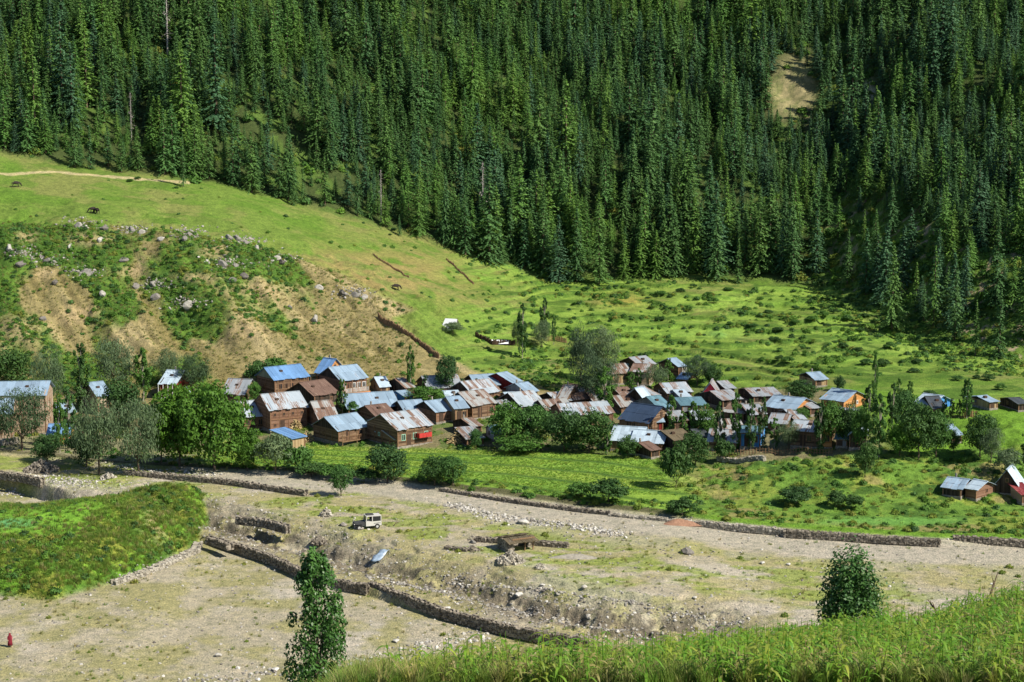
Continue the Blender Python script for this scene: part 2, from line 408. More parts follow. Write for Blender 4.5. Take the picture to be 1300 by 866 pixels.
# forest floor
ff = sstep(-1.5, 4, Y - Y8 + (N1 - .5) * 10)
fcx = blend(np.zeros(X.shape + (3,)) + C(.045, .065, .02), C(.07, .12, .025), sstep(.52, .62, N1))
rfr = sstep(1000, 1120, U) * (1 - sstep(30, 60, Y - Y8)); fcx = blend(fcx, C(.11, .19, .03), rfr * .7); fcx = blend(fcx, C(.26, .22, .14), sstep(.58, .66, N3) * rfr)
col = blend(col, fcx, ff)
NC = .55 + .45 * sstep(.4, .6, N3)
clear = np.exp(-(((U + WU - 1008) / 34) ** 2 + ((V + WV - 112) / 42) ** 2) ** 2)
col = blend(col, C(.27, .24, .125), clear * ff * NC)
clear2 = np.exp(-(((U + WU - 1105) / 16) ** 2 + ((V + WV - 120) / 14) ** 2) ** 2)
col = blend(col, C(.38, .36, .24), clear2 * ff)
# the grassy terrace
mdm = sstep(-.3, .8, md)
gm = blend(np.zeros(X.shape + (3,)) + C(.10, .215, .022), C(.20, .215, .04), sstep(.45, .62, N1) * .9 * (1 - sstep(8, 13, md)))
gm = blend(gm, C(.05, .115, .016), sstep(.52, .62, fbm(X, Y, 3.5, 4, 141)) * .85)
gm = blend(gm, C(.30, .235, .13), np.exp(-(((U - 200) / 17) ** 2 + ((V - 664) / 22) ** 2)) * sstep(.4, .5, N3))
gm = blend(gm, C(.14, .29, .03), sstep(8, 13, md) * .8)
gm = blend(gm, C(.10, .27, .10), np.exp(-(((U - 5) / 36) ** 4 + ((V - 664) / 6) ** 4)))
col = blend(col, gm, mdm)
gravel = gravel * (1 - mdm) + .35 * clear * ff + sm * .2

def np_mesh(name, verts, faces, mat=None, smooth=False, attrs=None):
    me = bpy.data.meshes.new(name); nv, nf, k = len(verts), len(faces), faces.shape[1]
    me.vertices.add(nv); me.vertices.foreach_set('co', np.ascontiguousarray(verts, np.float32).ravel())
    me.loops.add(nf * k); me.loops.foreach_set('vertex_index', np.ascontiguousarray(faces, np.int32).ravel())
    me.polygons.add(nf); me.polygons.foreach_set('loop_start', np.arange(0, nf * k, k, dtype=np.int32))
    if smooth: me.polygons.foreach_set('use_smooth', np.ones(nf, bool))
    for an, (typ, dat) in (attrs or {}).items():
        at = me.attributes.new(an, typ, 'POINT')
        at.data.foreach_set({'FLOAT_COLOR': 'color', 'FLOAT': 'value', 'FLOAT_VECTOR': 'vector', 'INT': 'value'}[typ], np.ascontiguousarray(dat).ravel())
    me.update(calc_edges=True)
    if mat: me.materials.append(mat)
    return me
def link(name, data, parent=None, label=None, cat=None, group=None, kind=None, loc=None, rot=None, scale=None):
    o = bpy.data.objects.new(name, data); COL.objects.link(o)
    if parent: o.parent = parent
    if label: o['label'] = label
    if cat: o['category'] = cat
    if group: o['group'] = group
    if kind: o['kind'] = kind
    if loc is not None: o.location = loc
    if rot is not None: o.rotation_euler = rot if hasattr(rot, '__len__') else (0, 0, rot)
    if scale is not None: o.scale = scale if hasattr(scale, '__len__') else (scale,) * 3
    return o

# cut the one sheet into the named grounds (shared borders)
nx, ny = X.shape
reg = np.zeros(X.shape, int)                                     # 0 near slope
reg[(Y > 164)] = 1                                                # river bed
reg[(Y - Y4 > 0) & (Y > 164)] = 2                                 # fields
reg[(Y - Y5 > -1)] = 3                                            # village ground
reg[(Y - Y6 > -4)] = 4                                            # hillside
reg[(Y - Y8 > 1)] = 5                                             # mountain
reg[(md > -.3)] = 6
RN = ['near_slope', 'river_bed', 'crop_fields', 'village_ground', 'hillside', 'mountain_slope', 'grass_terrace']
II, JJ = np.meshgrid(np.arange(nx - 1), np.arange(ny - 1), indexing='ij')
F = np.stack([II * ny + JJ, (II + 1) * ny + JJ, (II + 1) * ny + JJ + 1, II * ny + JJ + 1], -1).reshape(-1, 4)
fr = reg[:-1, :-1].reshape(-1)
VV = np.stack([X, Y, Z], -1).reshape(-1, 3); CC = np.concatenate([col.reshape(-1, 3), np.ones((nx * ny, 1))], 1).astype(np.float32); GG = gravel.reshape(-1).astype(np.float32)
RL = ['steep near slope below the camera', 'wide stony dry river bed', 'bright green crop fields and grassy bank beside the river bed', 'earth and grass between the village houses',
      'green meadow hillside with brown eroded slope', 'steep mountain slope under the conifer forest', 'raised grassy terrace at the edge of the stony bed']
for r, nm in enumerate(RN):
    f = F[fr == r]
    if not len(f): continue
    idx = np.unique(f); mp = np.zeros(nx * ny, np.int64); mp[idx] = np.arange(len(idx))
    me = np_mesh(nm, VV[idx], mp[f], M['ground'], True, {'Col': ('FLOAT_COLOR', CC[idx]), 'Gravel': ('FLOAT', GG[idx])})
    link(nm, me, kind='structure', label=RL[r])
# ------------------------------------------------------------------ leaf clouds, tree templates
def leaf_material(name, c1, c2, c3=None, transl=.25, rough=.65, spec=.25):
    k = NT(name); oi = k.n('ShaderNodeObjectInfo'); g = k.n('ShaderNodeNewGeometry')
    n = k.noise(g.outputs['Position'], .7, 2)
    a = k.ramp(oi.outputs['Random'], [(0, c1), (.5, c2), (1, c3 or c1)])
    v = k.ramp(n.outputs[0], [(.3, (.7, .75, .7)), (.5, (1, 1, 1)), (.7, (1.35, 1.25, 1.1))])
    return k.bsdf(k.mix(1.0, a, v, 'MULTIPLY'), rough, spec=spec, transl=transl)
M['conifer'] = leaf_material('conifer needles', (.046, .118, .038), (.088, .18, .040), (.054, .138, .052), .22)
M['conifer_light'] = leaf_material('light conifer needles', (.09, .21, .045), (.12, .23, .04), (.08, .19, .055), .28)
M['conifer_blue'] = leaf_material('bluish conifer needles', (.05, .125, .055), (.065, .15, .07), (.045, .105, .055), .22)
M['leaf_dark'] = leaf_material('dark green leaves', (.036, .09, .022), (.052, .115, .025), (.04, .095, .028))
M['leaf_mid'] = leaf_material('green leaves', (.06, .145, .026), (.075, .17, .028), (.055, .135, .034))
M['leaf_bright'] = leaf_material('bright green leaves', (.075, .18, .022), (.085, .19, .02), (.07, .16, .025), .35)
M['leaf_willow'] = leaf_material('grey green willow leaves', (.10, .155, .075), (.12, .175, .08), (.095, .15, .07))
M['leaf_willow_dark'] = leaf_material('dark grey green leaves', (.05, .088, .045), (.055, .10, .04), (.05, .085, .05))
M['leaf_young'] = leaf_material('glossy poplar leaves', (.05, .135, .03), (.06, .15, .03), (.05, .125, .035), .3, .45, .4)
M['shrub'] = leaf_material('hillside shrub leaves', (.06, .14, .02), (.09, .19, .025), (.12, .235, .03))
M['weed'] = leaf_material('weeds', (.14, .22, .035), (.20, .26, .045), (.27, .28, .06), .45)
M['dry'] = leaf_material('dry grass', (.26, .24, .09), (.20, .22, .06), (.32, .27, .13), .3)
M['grass'] = leaf_material('green grass blades', (.14, .26, .04), (.17, .29, .045), (.22, .29, .055), .5)
M['corn'] = leaf_material('corn leaves', (.14, .32, .035), (.20, .37, .04), (.32, .38, .06), .5, .45, .4)
def bark_mat(name, c1, c2):
    k = NT(name); g = k.n('ShaderNodeNewGeometry'); n = k.noise(g.outputs['Position'], 3, 3)
    return k.bsdf(k.ramp(n.outputs[0], [(.3, c1), (.7, c2)]), .9, spec=.1)
M['bark'] = bark_mat('brown bark', (.07, .05, .035), (.16, .12, .085)); M['bark_pale'] = bark_mat('pale bark', (.22, .19, .15), (.38, .34, .28))

def leaf_quads(cen, nrm, wd, ln, r, droop=None, tip=.35):
    """diamond-ish leaf faces: centres, facing directions, width, length"""
    n = len(cen); nrm = nrm / (np.linalg.norm(nrm, axis=1, keepdims=True) + 1e-9)
    a = r.normal(size=(n, 3)) if droop is None else droop + r.normal(size=(n, 3)) * .35
    a = a - (a * nrm).sum(1, keepdims=True) * nrm; a /= np.linalg.norm(a, axis=1, keepdims=True) + 1e-9
    b = np.cross(nrm, a)
    wd = np.broadcast_to(wd, (n,))[:, None]; ln = np.broadcast_to(ln, (n,))[:, None]
    v = np.stack([cen - a * ln * .5, cen + b * wd * .5 + a * ln * tip * .3, cen + a * ln * .5, cen - b * wd * .5 + a * ln * tip * .3], 1)
    return v.reshape(-1, 3), np.arange(n * 4).reshape(n, 4)
def tube_mesh(paths, seg=6):
    vs, fs = [], []
    for pts, rad in paths:
        pts = [Vector(p) for p in pts]; base = len(vs)
        for i, p in enumerate(pts):
            d = (pts[min(i + 1, len(pts) - 1)] - pts[max(i - 1, 0)]).normalized()
            u = d.orthogonal().normalized(); w_ = d.cross(u)
            for j in range(seg):
                a = 2 * math.pi * j / seg; vs.append(p + (u * math.cos(a) + w_ * math.sin(a)) * rad[i])
        for i in range(len(pts) - 1):
            for j in range(seg):
                j2 = (j + 1) % seg; fs.append((base + i * seg + j, base + i * seg + j2, base + (i + 1) * seg + j2, base + (i + 1) * seg + j))
    return np.array([tuple(v) for v in vs]), np.array(fs)

def conifer_crown(seed, H=20., R=2.3, lo=.07, mat=None, dens=1.0, sparse=0.0):
    r = np.random.default_rng(seed); cen = []; nr = []; dr = []; wd = []
    z = lo * H; k = 0
    while z < H * .985:
        f = (z / H - lo) / (1 - lo); rr = R * 1.62 * (1 - f) ** .98 * (.8 + .4 * r.random()) * (.72 + .28 * min(1, f * 6 + .3))
        nb = max(5, int((11 - 4 * f) * dens))
        for b in range(nb):
            if r.random() < sparse: continue
            an = r.random() * 6.283; L = rr * (.5 + .7 * r.random() ** 1.3) + .12
            dz = -(.28 + .25 * r.random()) * L * (1 - .9 * f)
            m = max(2, int(L / .27)); z_b = z + (r.random() - .5) * .75; an2 = r.normal() * .12
            for q in range(m):
                s = (q + .5 + r.random() * .5) / m; s = s ** .8
                lat = (r.random() - .5) * .55 * (1 - s * .5) * min(1, L)
                x = math.cos(an) * L * s - math.sin(an) * lat; y = math.sin(an) * L * s + math.cos(an) * lat
                zz = z_b + dz * s ** 1.5 + (.22 * L * s if f > .7 else 0) + (r.random() - .5) * .3
                cen.append((x, y, zz)); nr.append((math.cos(an) * .55 + r.normal() * .28, math.sin(an) * .55 + r.normal() * .28, .8 + r.normal() * .25))
                dr.append((math.cos(an), math.sin(an), .35)); wd.append(.22 + .16 * r.random())
        z += (.40 + .16 * r.random()) * (1 - .35 * f) / dens; k += 1
    cen.append((0, 0, H * .99)); nr.append((1, 0, 0)); dr.append((0, 0, 1)); wd.append(.2)
    cen, nr, dr, wd = map(np.array, (cen, nr, dr, wd))
    v, f_ = leaf_quads(cen, nr, wd, wd * 1.9, r, dr)
    return np_mesh('crown', v, f_, mat or M['conifer'])
def conifer_trunk(H=20., rad=.26):
    v, f = tube_mesh([([(0, 0, -1.2), (0, 0, H * .3), (0, 0, H * .97)], [rad, rad * .75, .03])], 6)
    return np_mesh('trunk', v, f, M['bark'])
def blob_crown(seed, W, H, z0, mat, n=3000, clumps=38, leaf=.34, shape='round', lw=.7):
    """leaves on the skins of many uneven clumps spread through the crown"""
    r = np.random.default_rng(seed); cen = []; nr = []; dr = []
    if shape != 'column': clumps = int(clumps * 1.9)
    per = n // clumps; hz = H - z0
    for c in range(clumps):
        if shape == 'column':
            f = r.random() ** .9; rr = W * .5 * (math.sin(math.pi * min(1, (f * .86 + .14)) ** 1.25) ** .55) * .95 + .12
            an = r.random() * 6.283; q = r.random() ** .5 * rr
            p = np.array([math.cos(an) * q, math.sin(an) * q, z0 + f * hz * .97]); rad = np.array([W * .17, W * .17, W * .30]) * (.7 + .5 * r.random()) * (1 - .45 * f)
        else:
            d = r.normal(size=3); d /= np.linalg.norm(d); q = .3 + .72 * r.random() ** .55
            if shape == 'willow' and d[2] < -.2: d[2] *= .9
            p = np.array([d[0] * W * .5 * q, d[1] * W * .5 * q, z0 + hz * (.5 + .5 * d[2] * q)])
            if shape == 'bush': p[2] = z0 + hz * (.38 + .5 * abs(d[2]) * q)
            s_ = (.09 + .12 * r.random() ** 1.5); rad = np.array([W * s_, W * s_, hz * s_ * (.85 if shape != 'willow' else 1.15)])
        dd = r.normal(size=(per, 3)); dd /= np.linalg.norm(dd, axis=1, keepdims=True)
        dd[:, 2] = np.where(r.random(per) < .35, np.abs(dd[:, 2]), dd[:, 2])
        jit = (.75 + .4 * r.random((per, 1)))
        cen.append(p + dd * rad * jit); nr.append(dd + r.normal(size=(per, 3)) * .45 + np.array([0, 0, .25]))
        dr.append(np.tile([0, 0, 1.0 if shape == 'column' else -1.0], (per, 1)) if shape in ('column', 'willow') else r.normal(size=(per, 3)))
    cen, nr, dr = map(np.concatenate, (cen, nr, dr))
    keep = cen[:, 2] > .15; cen, nr, dr = cen[keep], nr[keep], dr[keep]
    sz = leaf * (.65 + .7 * r.random(len(cen)))
    v, f_ = leaf_quads(cen, nr, sz * lw, sz * (1.7 if shape == 'willow' else 1.35), r, dr)
    return np_mesh('crown', v, f_, mat)
def limb_trunk(seed, W, H, z0, mat, rad=.2, nl=6, shape='round'):
    r = random.Random(seed); paths = []
    top = H * (.93 if shape == 'column' else .62)
    pts = [(0, 0, -.8), (0, 0, z0 * .5), (r.uniform(-.1, .1), r.uniform(-.1, .1), z0 + .2), (r.uniform(-.2, .2), r.uniform(-.2, .2), top)]
    paths.append((pts, [rad, rad * .85, rad * .7, .03]))
    for i in range(nl):
        a = i / nl * 6.283 + r.random(); zz = z0 * .8 + (top - z0) * r.uniform(0, .55); q = W * r.uniform(.25, .4)
        up = H * (.35 if shape == 'column' else .22); q *= .6 if shape == 'column' else 1
        paths.append(([(0, 0, zz), (math.cos(a) * q * .5, math.sin(a) * q * .5, zz + up * .6), (math.cos(a) * q, math.sin(a) * q, zz + up)], [rad * .45, rad * .3, .02]))
    v, f = tube_mesh(paths, 6); return np_mesh('trunk', v, f, mat)

CON = []
for i, (R, mt_, lo, dn, sp) in enumerate([(2.3, 'conifer', .05, 1, 0), (1.9, 'conifer', .09, 1, .05), (2.9, 'conifer', .07, 1.1, 0), (1.6, 'conifer', .04, .95, .05), (2.1, 'conifer_blue', .06, 1, 0), (2.6, 'conifer_light', .05, 1, .03), (2.0, 'conifer_light', .08, .9, .1)]):
    CON.append((conifer_crown(200 + i, 20, R, lo, M[mt_], dn, sp), conifer_trunk(20)))
# instance sources must carry crown and trunk together
def join_meshes(name, parts):
    vs, fs, mi, off, mats = [], [], [], 0, []
    for me in parts:
        n = len(me.vertices); co = np.zeros(n * 3, np.float32); me.vertices.foreach_get('co', co)
        li = np.zeros(len(me.loops), np.int32); me.loops.foreach_get('vertex_index', li)
        vs.append(co.reshape(-1, 3)); fs.append(li.reshape(-1, 4) + off); mi.append(np.full(len(li) // 4, len(mats), np.int32)); off += n; mats.append(me.materials[0])
    m = np_mesh(name, np.concatenate(vs), np.concatenate(fs))
    for x in mats: m.materials.append(x)
    m.polygons.foreach_set('material_index', np.concatenate(mi)); return m

def scatter(name, pts, sources, rot, scl, idx, label, cat, kind='stuff'):
    """one object: points that carry instances of small source meshes"""
    c = bpy.data.collections.new(name + ' kinds')
    for i, me in enumerate(sources):
        o = bpy.data.objects.new('%s_kind_%02d' % (name, i), me); c.objects.link(o)
    n = len(pts); me = bpy.data.meshes.new(name); me.vertices.add(n); me.vertices.foreach_set('co', np.asarray(pts, np.float32).ravel())
    for an, typ, dat in (('rot', 'FLOAT_VECTOR', rot), ('scl', 'FLOAT_VECTOR', scl), ('idx', 'INT', idx)):
        at = me.attributes.new(an, typ, 'POINT'); at.data.foreach_set('vector' if typ == 'FLOAT_VECTOR' else 'value', np.ascontiguousarray(dat, np.int32 if typ == 'INT' else np.float32).ravel())
    ng = bpy.data.node_groups.new(name, 'GeometryNodeTree')
    ng.interface.new_socket('Geometry', in_out='INPUT', socket_type='NodeSocketGeometry'); ng.interface.new_socket('Geometry', in_out='OUTPUT', socket_type='NodeSocketGeometry')
    N = ng.nodes.new; gi = N('NodeGroupInput'); go = N('NodeGroupOutput'); ip = N('GeometryNodeInstanceOnPoints'); ci = N('GeometryNodeCollectionInfo')
    ci.inputs['Collection'].default_value = c; ci.inputs['Separate Children'].default_value = True; ci.inputs['Reset Children'].default_value = True
    def na(an, t):
        a = N('GeometryNodeInputNamedAttribute'); a.data_type = t; a.inputs['Name'].default_value = an; return a.outputs['Attribute']
    e = N('FunctionNodeEulerToRotation'); ng.links.new(na('rot', 'FLOAT_VECTOR'), e.inputs[0])
    ng.links.new(gi.outputs[0], ip.inputs['Points']); ng.links.new(ci.outputs[0], ip.inputs['Instance']); ip.inputs['Pick Instance'].default_value = True
    ng.links.new(na('idx', 'INT'), ip.inputs['Instance Index']); ng.links.new(e.outputs[0], ip.inputs['Rotation']); ng.links.new(na('scl', 'FLOAT_VECTOR'), ip.inputs['Scale'])
    ng.links.new(ip.outputs[0], go.inputs[0])
    o = link(name, me, label=label, cat=cat, kind=kind); md_ = o.modifiers.new('scatter', 'NODES'); md_.node_group = ng
    return o
def scatter_at(name, xs, ys, sources, smin, smax, label, cat, r, tilt=.0, zoff=0., weights=None, sz=None, kind='stuff'):
    n = len(xs); z = gz(xs, ys) + zoff
    s = sz if sz is not None else smin + (smax - smin) * r.random(n) ** 1.6
    rot = np.stack([r.normal(size=n) * tilt, r.normal(size=n) * tilt, r.random(n) * 6.283], 1)
    idx = r.choice(len(sources), n, p=weights)
    return scatter(name, np.stack([xs, ys, z], 1), sources, rot, np.stack([s, s, s], 1), idx, label, cat, kind)

# ------------------------------------------------------------------ the conifer forest
r = np.random.default_rng(77)
cell = 3.1
gx, gy = np.meshgrid(np.arange(-230, 230, cell), np.arange(325, 572, cell), indexing='ij')
fx = (gx + r.uniform(-.5, .5, gx.shape) * cell * .95).ravel(); fy = (gy + r.uniform(-.5, .5, gy.shape) * cell * .95).ravel()
fz = gz(fx, fy); tt = fx / fy; fu, fv = project(fx, fy, fz); e8 = np.interp(tt, ct, kY[12])
edge = fy - e8 + (fbm(fx, fy, 9, 3, 301) - .5) * 10
ok = (edge > 0) & (fv > -25) & (np.abs(tt) < .37)
rr_ = r.random(len(fx)); dens = np.ones(len(fx)) * .86
dens *= np.where(((fu - 1008) / 33) ** 2 + ((fv - 122) / 44) ** 2 < 1, 0, 1)
dens *= np.where(((fu - 1085) / 36) ** 2 + ((fv - 118) / 22) ** 2 < 1, .15, 1)
dens *= np.where((fu > 1010) & (edge < 34), .38, 1) * np.where((fu > 840) & (fu < 960) & (fv > 190) & (fv < 275), .6, 1)
dens *= np.where(fbm(fx, fy, 15, 3, 302) < .33, .55, 1)
dens *= np.where(edge < 6, .55, 1)
ok &= rr_ < dens
fx, fy, fz, fu, fv, edge = (a[ok] for a in (fx, fy, fz, fu, fv, edge))
big = fbm(fx, fy, 13, 3, 303)
h = 7.2 + 8.5 * sstep(.38, .66, big) + r.uniform(-2.5, 5.5, len(fx)); h = h * np.where(r.random(len(fx)) < .07, 1.45, 1); h = h * np.where(r.random(len(fx)) < .2, .62, 1) * np.where(fu > 1150, .95, 1)
h *= np.where((fu > 950) & (fu < 1065) & (fv > 150) & (fv < 215), .55, 1) * np.where((fu < 620) & (fv > 170), .85, 1)
tone = fbm(fx, fy, 22, 2, 304) + r.uniform(-.22, .22, len(fx))
kind_ = np.where(tone > .60, r.choice([5, 6], len(fx)), np.where(fu + r.uniform(-200, 200, len(fx)) > 1000, r.choice([0, 1, 3, 4, 4, 4, 2], len(fx)), r.choice([0, 1, 2, 3, 3, 4, 0], len(fx))))
vis = (fu > -5) & (fu < 1305) & (fv > 60)
score = h / fy * np.where(vis, 1, 0) * (1 + 1.2 * np.exp(-edge / 7)) 
order = np.argsort(-score); ind = order[:262]; rest = np.ones(len(fx), bool); rest[ind] = False
print('conifers', len(fx))
rs = np.nonzero(rest)[0]
wv = r.uniform(.95, 1.35, len(rs)) * np.where(h[rs] < 13, 1.1, .95)
scatter('conifer_forest', np.stack([fx, fy, fz], 1)[rs], [join_meshes('conifer', c) for c in CON],
        np.stack([r.normal(size=len(rs)) * .02, r.normal(size=len(rs)) * .02, r.random(len(rs)) * 6.28], 1),
        np.stack([h[rs] / 20 * wv, h[rs] / 20 * wv, h[rs] / 20], 1), kind_[rs], 'dense forest of tall conifers covering the mountain slope', 'forest')
def two_part(name, crown, trunk, loc, rz, sc, label, cat, group=None, extra=()):
    o = link(name, None, label=label, cat=cat, group=group, loc=loc, rot=(0, 0, rz), scale=sc); o.empty_display_size = .5
    if crown: link('crown', crown, o)
    if trunk: link('trunk', trunk, o)
    return o
GL = 'conifers along the lower edge of the forest'
for i in ind:
    k_ = int(kind_[i]); c, t_ = CON[k_]; s = h[i] / 20; q = s * r.uniform(1.0, 1.35)
    if edge[i] < 9: lb = 'pale green spire-shaped conifer at the meadow edge of the forest' if k_ > 4 else 'dark green conifer at the meadow edge of the forest'; gg = 'pale conifers at the meadow edge' if k_ > 4 else 'dark conifers at the meadow edge'
    elif k_ > 4: lb = 'pale green spire-shaped conifer inside the lower forest'; gg = 'pale conifers inside the lower forest'
    else: lb = 'dark green conifer standing among others inside the lower forest'; gg = 'dark conifers inside the lower forest'
    two_part('conifer', c, t_, (fx[i], fy[i], fz[i]), r.random() * 6.28, (q, q, s), lb, 'conifer', gg)
# single conifers one can point to: u, base row, top row, kind, width factor, label
SINGLES = [
 (232, 190, 55, 5, 1.1, 'huge pale green conifer with layered boughs rising out of the upper forest'),
 (275, 168, 30, 4, 1.15, 'tall broad conifer with full boughs just beyond the huge pale conifer'),
 (45, 178, 55, 6, 1.0, 'tall pale conifer high in the forest above the start of the footpath'),
 (95, 213, 150, 2, 1.0, 'broad bushy conifer pair standing at the meadow edge above the footpath'),
 (233, 237, 168, 1, .75, 'slim conifer with a long bare trunk standing out on the upper meadow'),
 (258, 226, 150, 6, .7, 'thin yellowish conifer with bare lower trunk at the upper meadow edge'),
 (368, 252, 160, 2, .75, 'dark conifer standing alone on the meadow and casting a long shadow'),
 (454, 274, 200, 1, .7, 'narrow dark conifer beside a reddish bare patch at the meadow edge'),
 (507, 299, 272, 3, 1.3, 'very small lone conifer out on the meadow below the forest'),
 (531, 294, 225, 0, .8, 'dark conifer with ragged crown near the very small lone one'),
 (566, 310, 215, 2, .7, 'tall dark conifer standing forward of the forest above the terraces'),
 (648, 329, 250, 0, .8, 'dark conifer at the upper corner of the bright green terraced field'),
 (600, 140, 40, 5, 1.1, 'large pale green conifer high in the middle of the forest'),
 (709, 358, 272, 4, 1.3, 'wide bluish conifer in the dark grove at the forest corner'),
 (760, 362, 250, 1, 1.1, 'broad conifer at the lowest corner of the dark grove'),
 (732, 358, 262, 0, 1.0, 'dark conifer between the wide bluish one and the grove corner'),
 (690, 350, 240, 3, 1.2, 'tall dark conifer at the upper side of the grove'),
 (910, 357, 250, 0, .9, 'dark conifer with visible trunk above the scattered hillside shrubs'),
 (1004, 350, 240, 1, .9, 'tall dark conifer above the green hillside where the shrubs begin'),
 (1132, 420, 310, 2, .95, 'big dark conifer standing alone well down the green hillside'),
 (1238, 452, 380, 1, .9, 'conifer at the bottom tip of the forest'),
 (1268, 455, 365, 3, 1.1, 'narrow conifer in the thin strip above the valley floor'),
 (1212, 432, 335, 0, .9, 'dark conifer on the stony shrub-covered slope'),
 (1185, 415, 310, 6, .8, 'pale conifer on the stony shrub-covered slope'),
 (1088, 255, 222, 6, 1.3, 'small yellow green conifer lit up in the shaded forest'),
]
for (u, vb, vt, k_, wf, lb) in SINGLES:
    x, y, z = ground_at(u, vb, 320); hh = (vb - vt) * y / FPX; s = hh / 20
    two_part('conifer', *CON[k_], (x, y, z), r.random() * 6.28, (s * wf, s * wf, s), lb, 'conifer', 'single conifers')
# dead grey spruces
snagc = conifer_crown(401, 20, 1.3, .25, bark_mat('dead twigs', (.16, .14, .13), (.26, .24, .22)), .5, .45)
snagt_v = tube_mesh([([(0, 0, -1), (0, 0, 8), (0, 0, 19.6)], [.3, .22, .03])] + [([(0, 0, zz), (math.cos(a) * l, math.sin(a) * l, zz - .3)], [.06, .01]) for zz, a, l in [(random.uniform(4, 18.5), random.random() * 6.28, random.uniform(.5, 1.4)) for _ in range(46)]], 5)
M['snag'] = bark_mat('dead wood', (.24, .22, .2), (.42, .39, .36)); snagt = np_mesh('trunk', *snagt_v, M['snag'])
for (u, vb, vt, lb) in [(484, 283, 215, 'thin pale dead trunk standing at the meadow edge'), (613, 300, 205, 'grey dead conifer with bare twigs in the forest above the terraces'),
                        (213, 70, -20, 'tall grey dead conifer at the top of the forest'), (167, 178, 118, 'bare grey snag in the forest near the huge pale conifer')]:
    x, y, z = ground_at(u, vb, 320); s = (vb - vt) * y / FPX / 20
    two_part('dead_conifer', snagc, snagt, (x, y, z), 0, s, lb, 'dead tree', 'dead conifers')
# ------------------------------------------------------------------ mesh collector for built things
class MB:
    def __init__(s): s.v = []; s.f = []
    def box(s, x0, y0, z0, x1, y1, z1, jit=0, mat=None):
        b = len(s.v); c = [(x0, y0, z0), (x1, y0, z0), (x1, y1, z0), (x0, y1, z0), (x0, y0, z1), (x1, y0, z1), (x1, y1, z1), (x0, y1, z1)]
        if jit: c = [tuple(q + random.uniform(-jit, jit) for q in p) for p in c]
        if mat: c = [tuple(mat @ Vector(p)) for p in c]
        s.v += c; s.f += [(b, b + 3, b + 2, b + 1), (b + 4, b + 5, b + 6, b + 7), (b, b + 1, b + 5, b + 4), (b + 1, b + 2, b + 6, b + 5), (b + 2, b + 3, b + 7, b + 6), (b + 3, b, b + 4, b + 7)]
        return s
    def beam(s, p, q, w_, h_=None):
        p, q = Vector(p), Vector(q); d = q - p; L = d.length; m = Matrix.Translation(p) @ d.to_track_quat('X', 'Z').to_matrix().to_4x4(); h_ = h_ or w_
        return s.box(0, -w_ / 2, -h_ / 2, L, w_ / 2, h_ / 2, mat=m)
    def poly(s, pts, fs):
        b = len(s.v); s.v += [tuple(p) for p in pts]; s.f += [tuple(i + b for i in f) for f in fs]; return s
    def mesh(s, name, mat):
        me = bpy.data.meshes.new(name); me.from_pydata(s.v, [], s.f); me.update(); me.materials.append(mat); return me
    def add(s, name, mat, parent=None, **kw): return link(name, s.mesh(name, mat), parent, **kw)

def tin(name, base, rust, amt, white=.0):
    """sheet roofing: sheets differ, rust runs down some of them; the slope runs along object Y"""
    k = NT(name); tc = k.n('ShaderNodeTexCoord'); sp = k.n('ShaderNodeSeparateXYZ'); k.l(tc.outputs['Object'], sp.inputs[0]); oi = k.n('ShaderNodeObjectInfo')
    sh = k.math('FLOOR', k.math('MULTIPLY', sp.outputs['X'], 1.35)); sy = k.math('GREATER_THAN', sp.outputs['Z'], 99)
    cb = k.n('ShaderNodeCombineXYZ'); k.l(sh, cb.inputs[0]); k.l(k.math('MULTIPLY', oi.outputs['Random'], 57.0), cb.inputs[1])
    half = k.math('GREATER_THAN', k.math('ADD', sp.outputs['Y'], k.math('MULTIPLY', oi.outputs['Random'], 1.5)), -1.3); k.l(k.math('MULTIPLY', half, 3.0), cb.inputs[2])
    wn = k.n('ShaderNodeTexWhiteNoise'); k.l(cb.outputs[0], wn.inputs['Vector'])
    mp = k.n('ShaderNodeMapping'); mp.inputs['Scale'].default_value = (3.2, .3, .3); k.l(tc.outputs['Object'], mp.inputs[0]); k.l(cb.outputs[0], mp.inputs[1])
    n = k.noise(mp.outputs[0], 1.5, 4, .7)
    v = k.math('ADD', k.math('MULTIPLY', wn.outputs['Value'], .42), k.math('MULTIPLY', n.outputs[0], .78))
    m = k.ramp(v, [(1 - amt - .06, (0, 0, 0)), (1 - amt + .06, (1, 1, 1))])
    bc = k.ramp(wn.outputs['Value'], [(0, tuple(c * .82 for c in base)), (.5, base), (1, tuple(min(.8, c * 1.2 + white) for c in base))])
    rc = k.ramp(n.outputs[0], [(.35, rust), (.6, tuple(c * 1.7 for c in rust)), (.75, (.34, .27, .2))])
    wv = k.math('SINE', k.math('MULTIPLY', sp.outputs['X'], 42.0))
    return k.bsdf(k.mix(m, bc, rc), k.ramp(m, [(0, (.38, .38, .38)), (1, (.85, .85, .85))]), metal=0.15, spec=.5, bump=wv, bstr=.6, bdist=.03)
RU = (.12, .075, .055)
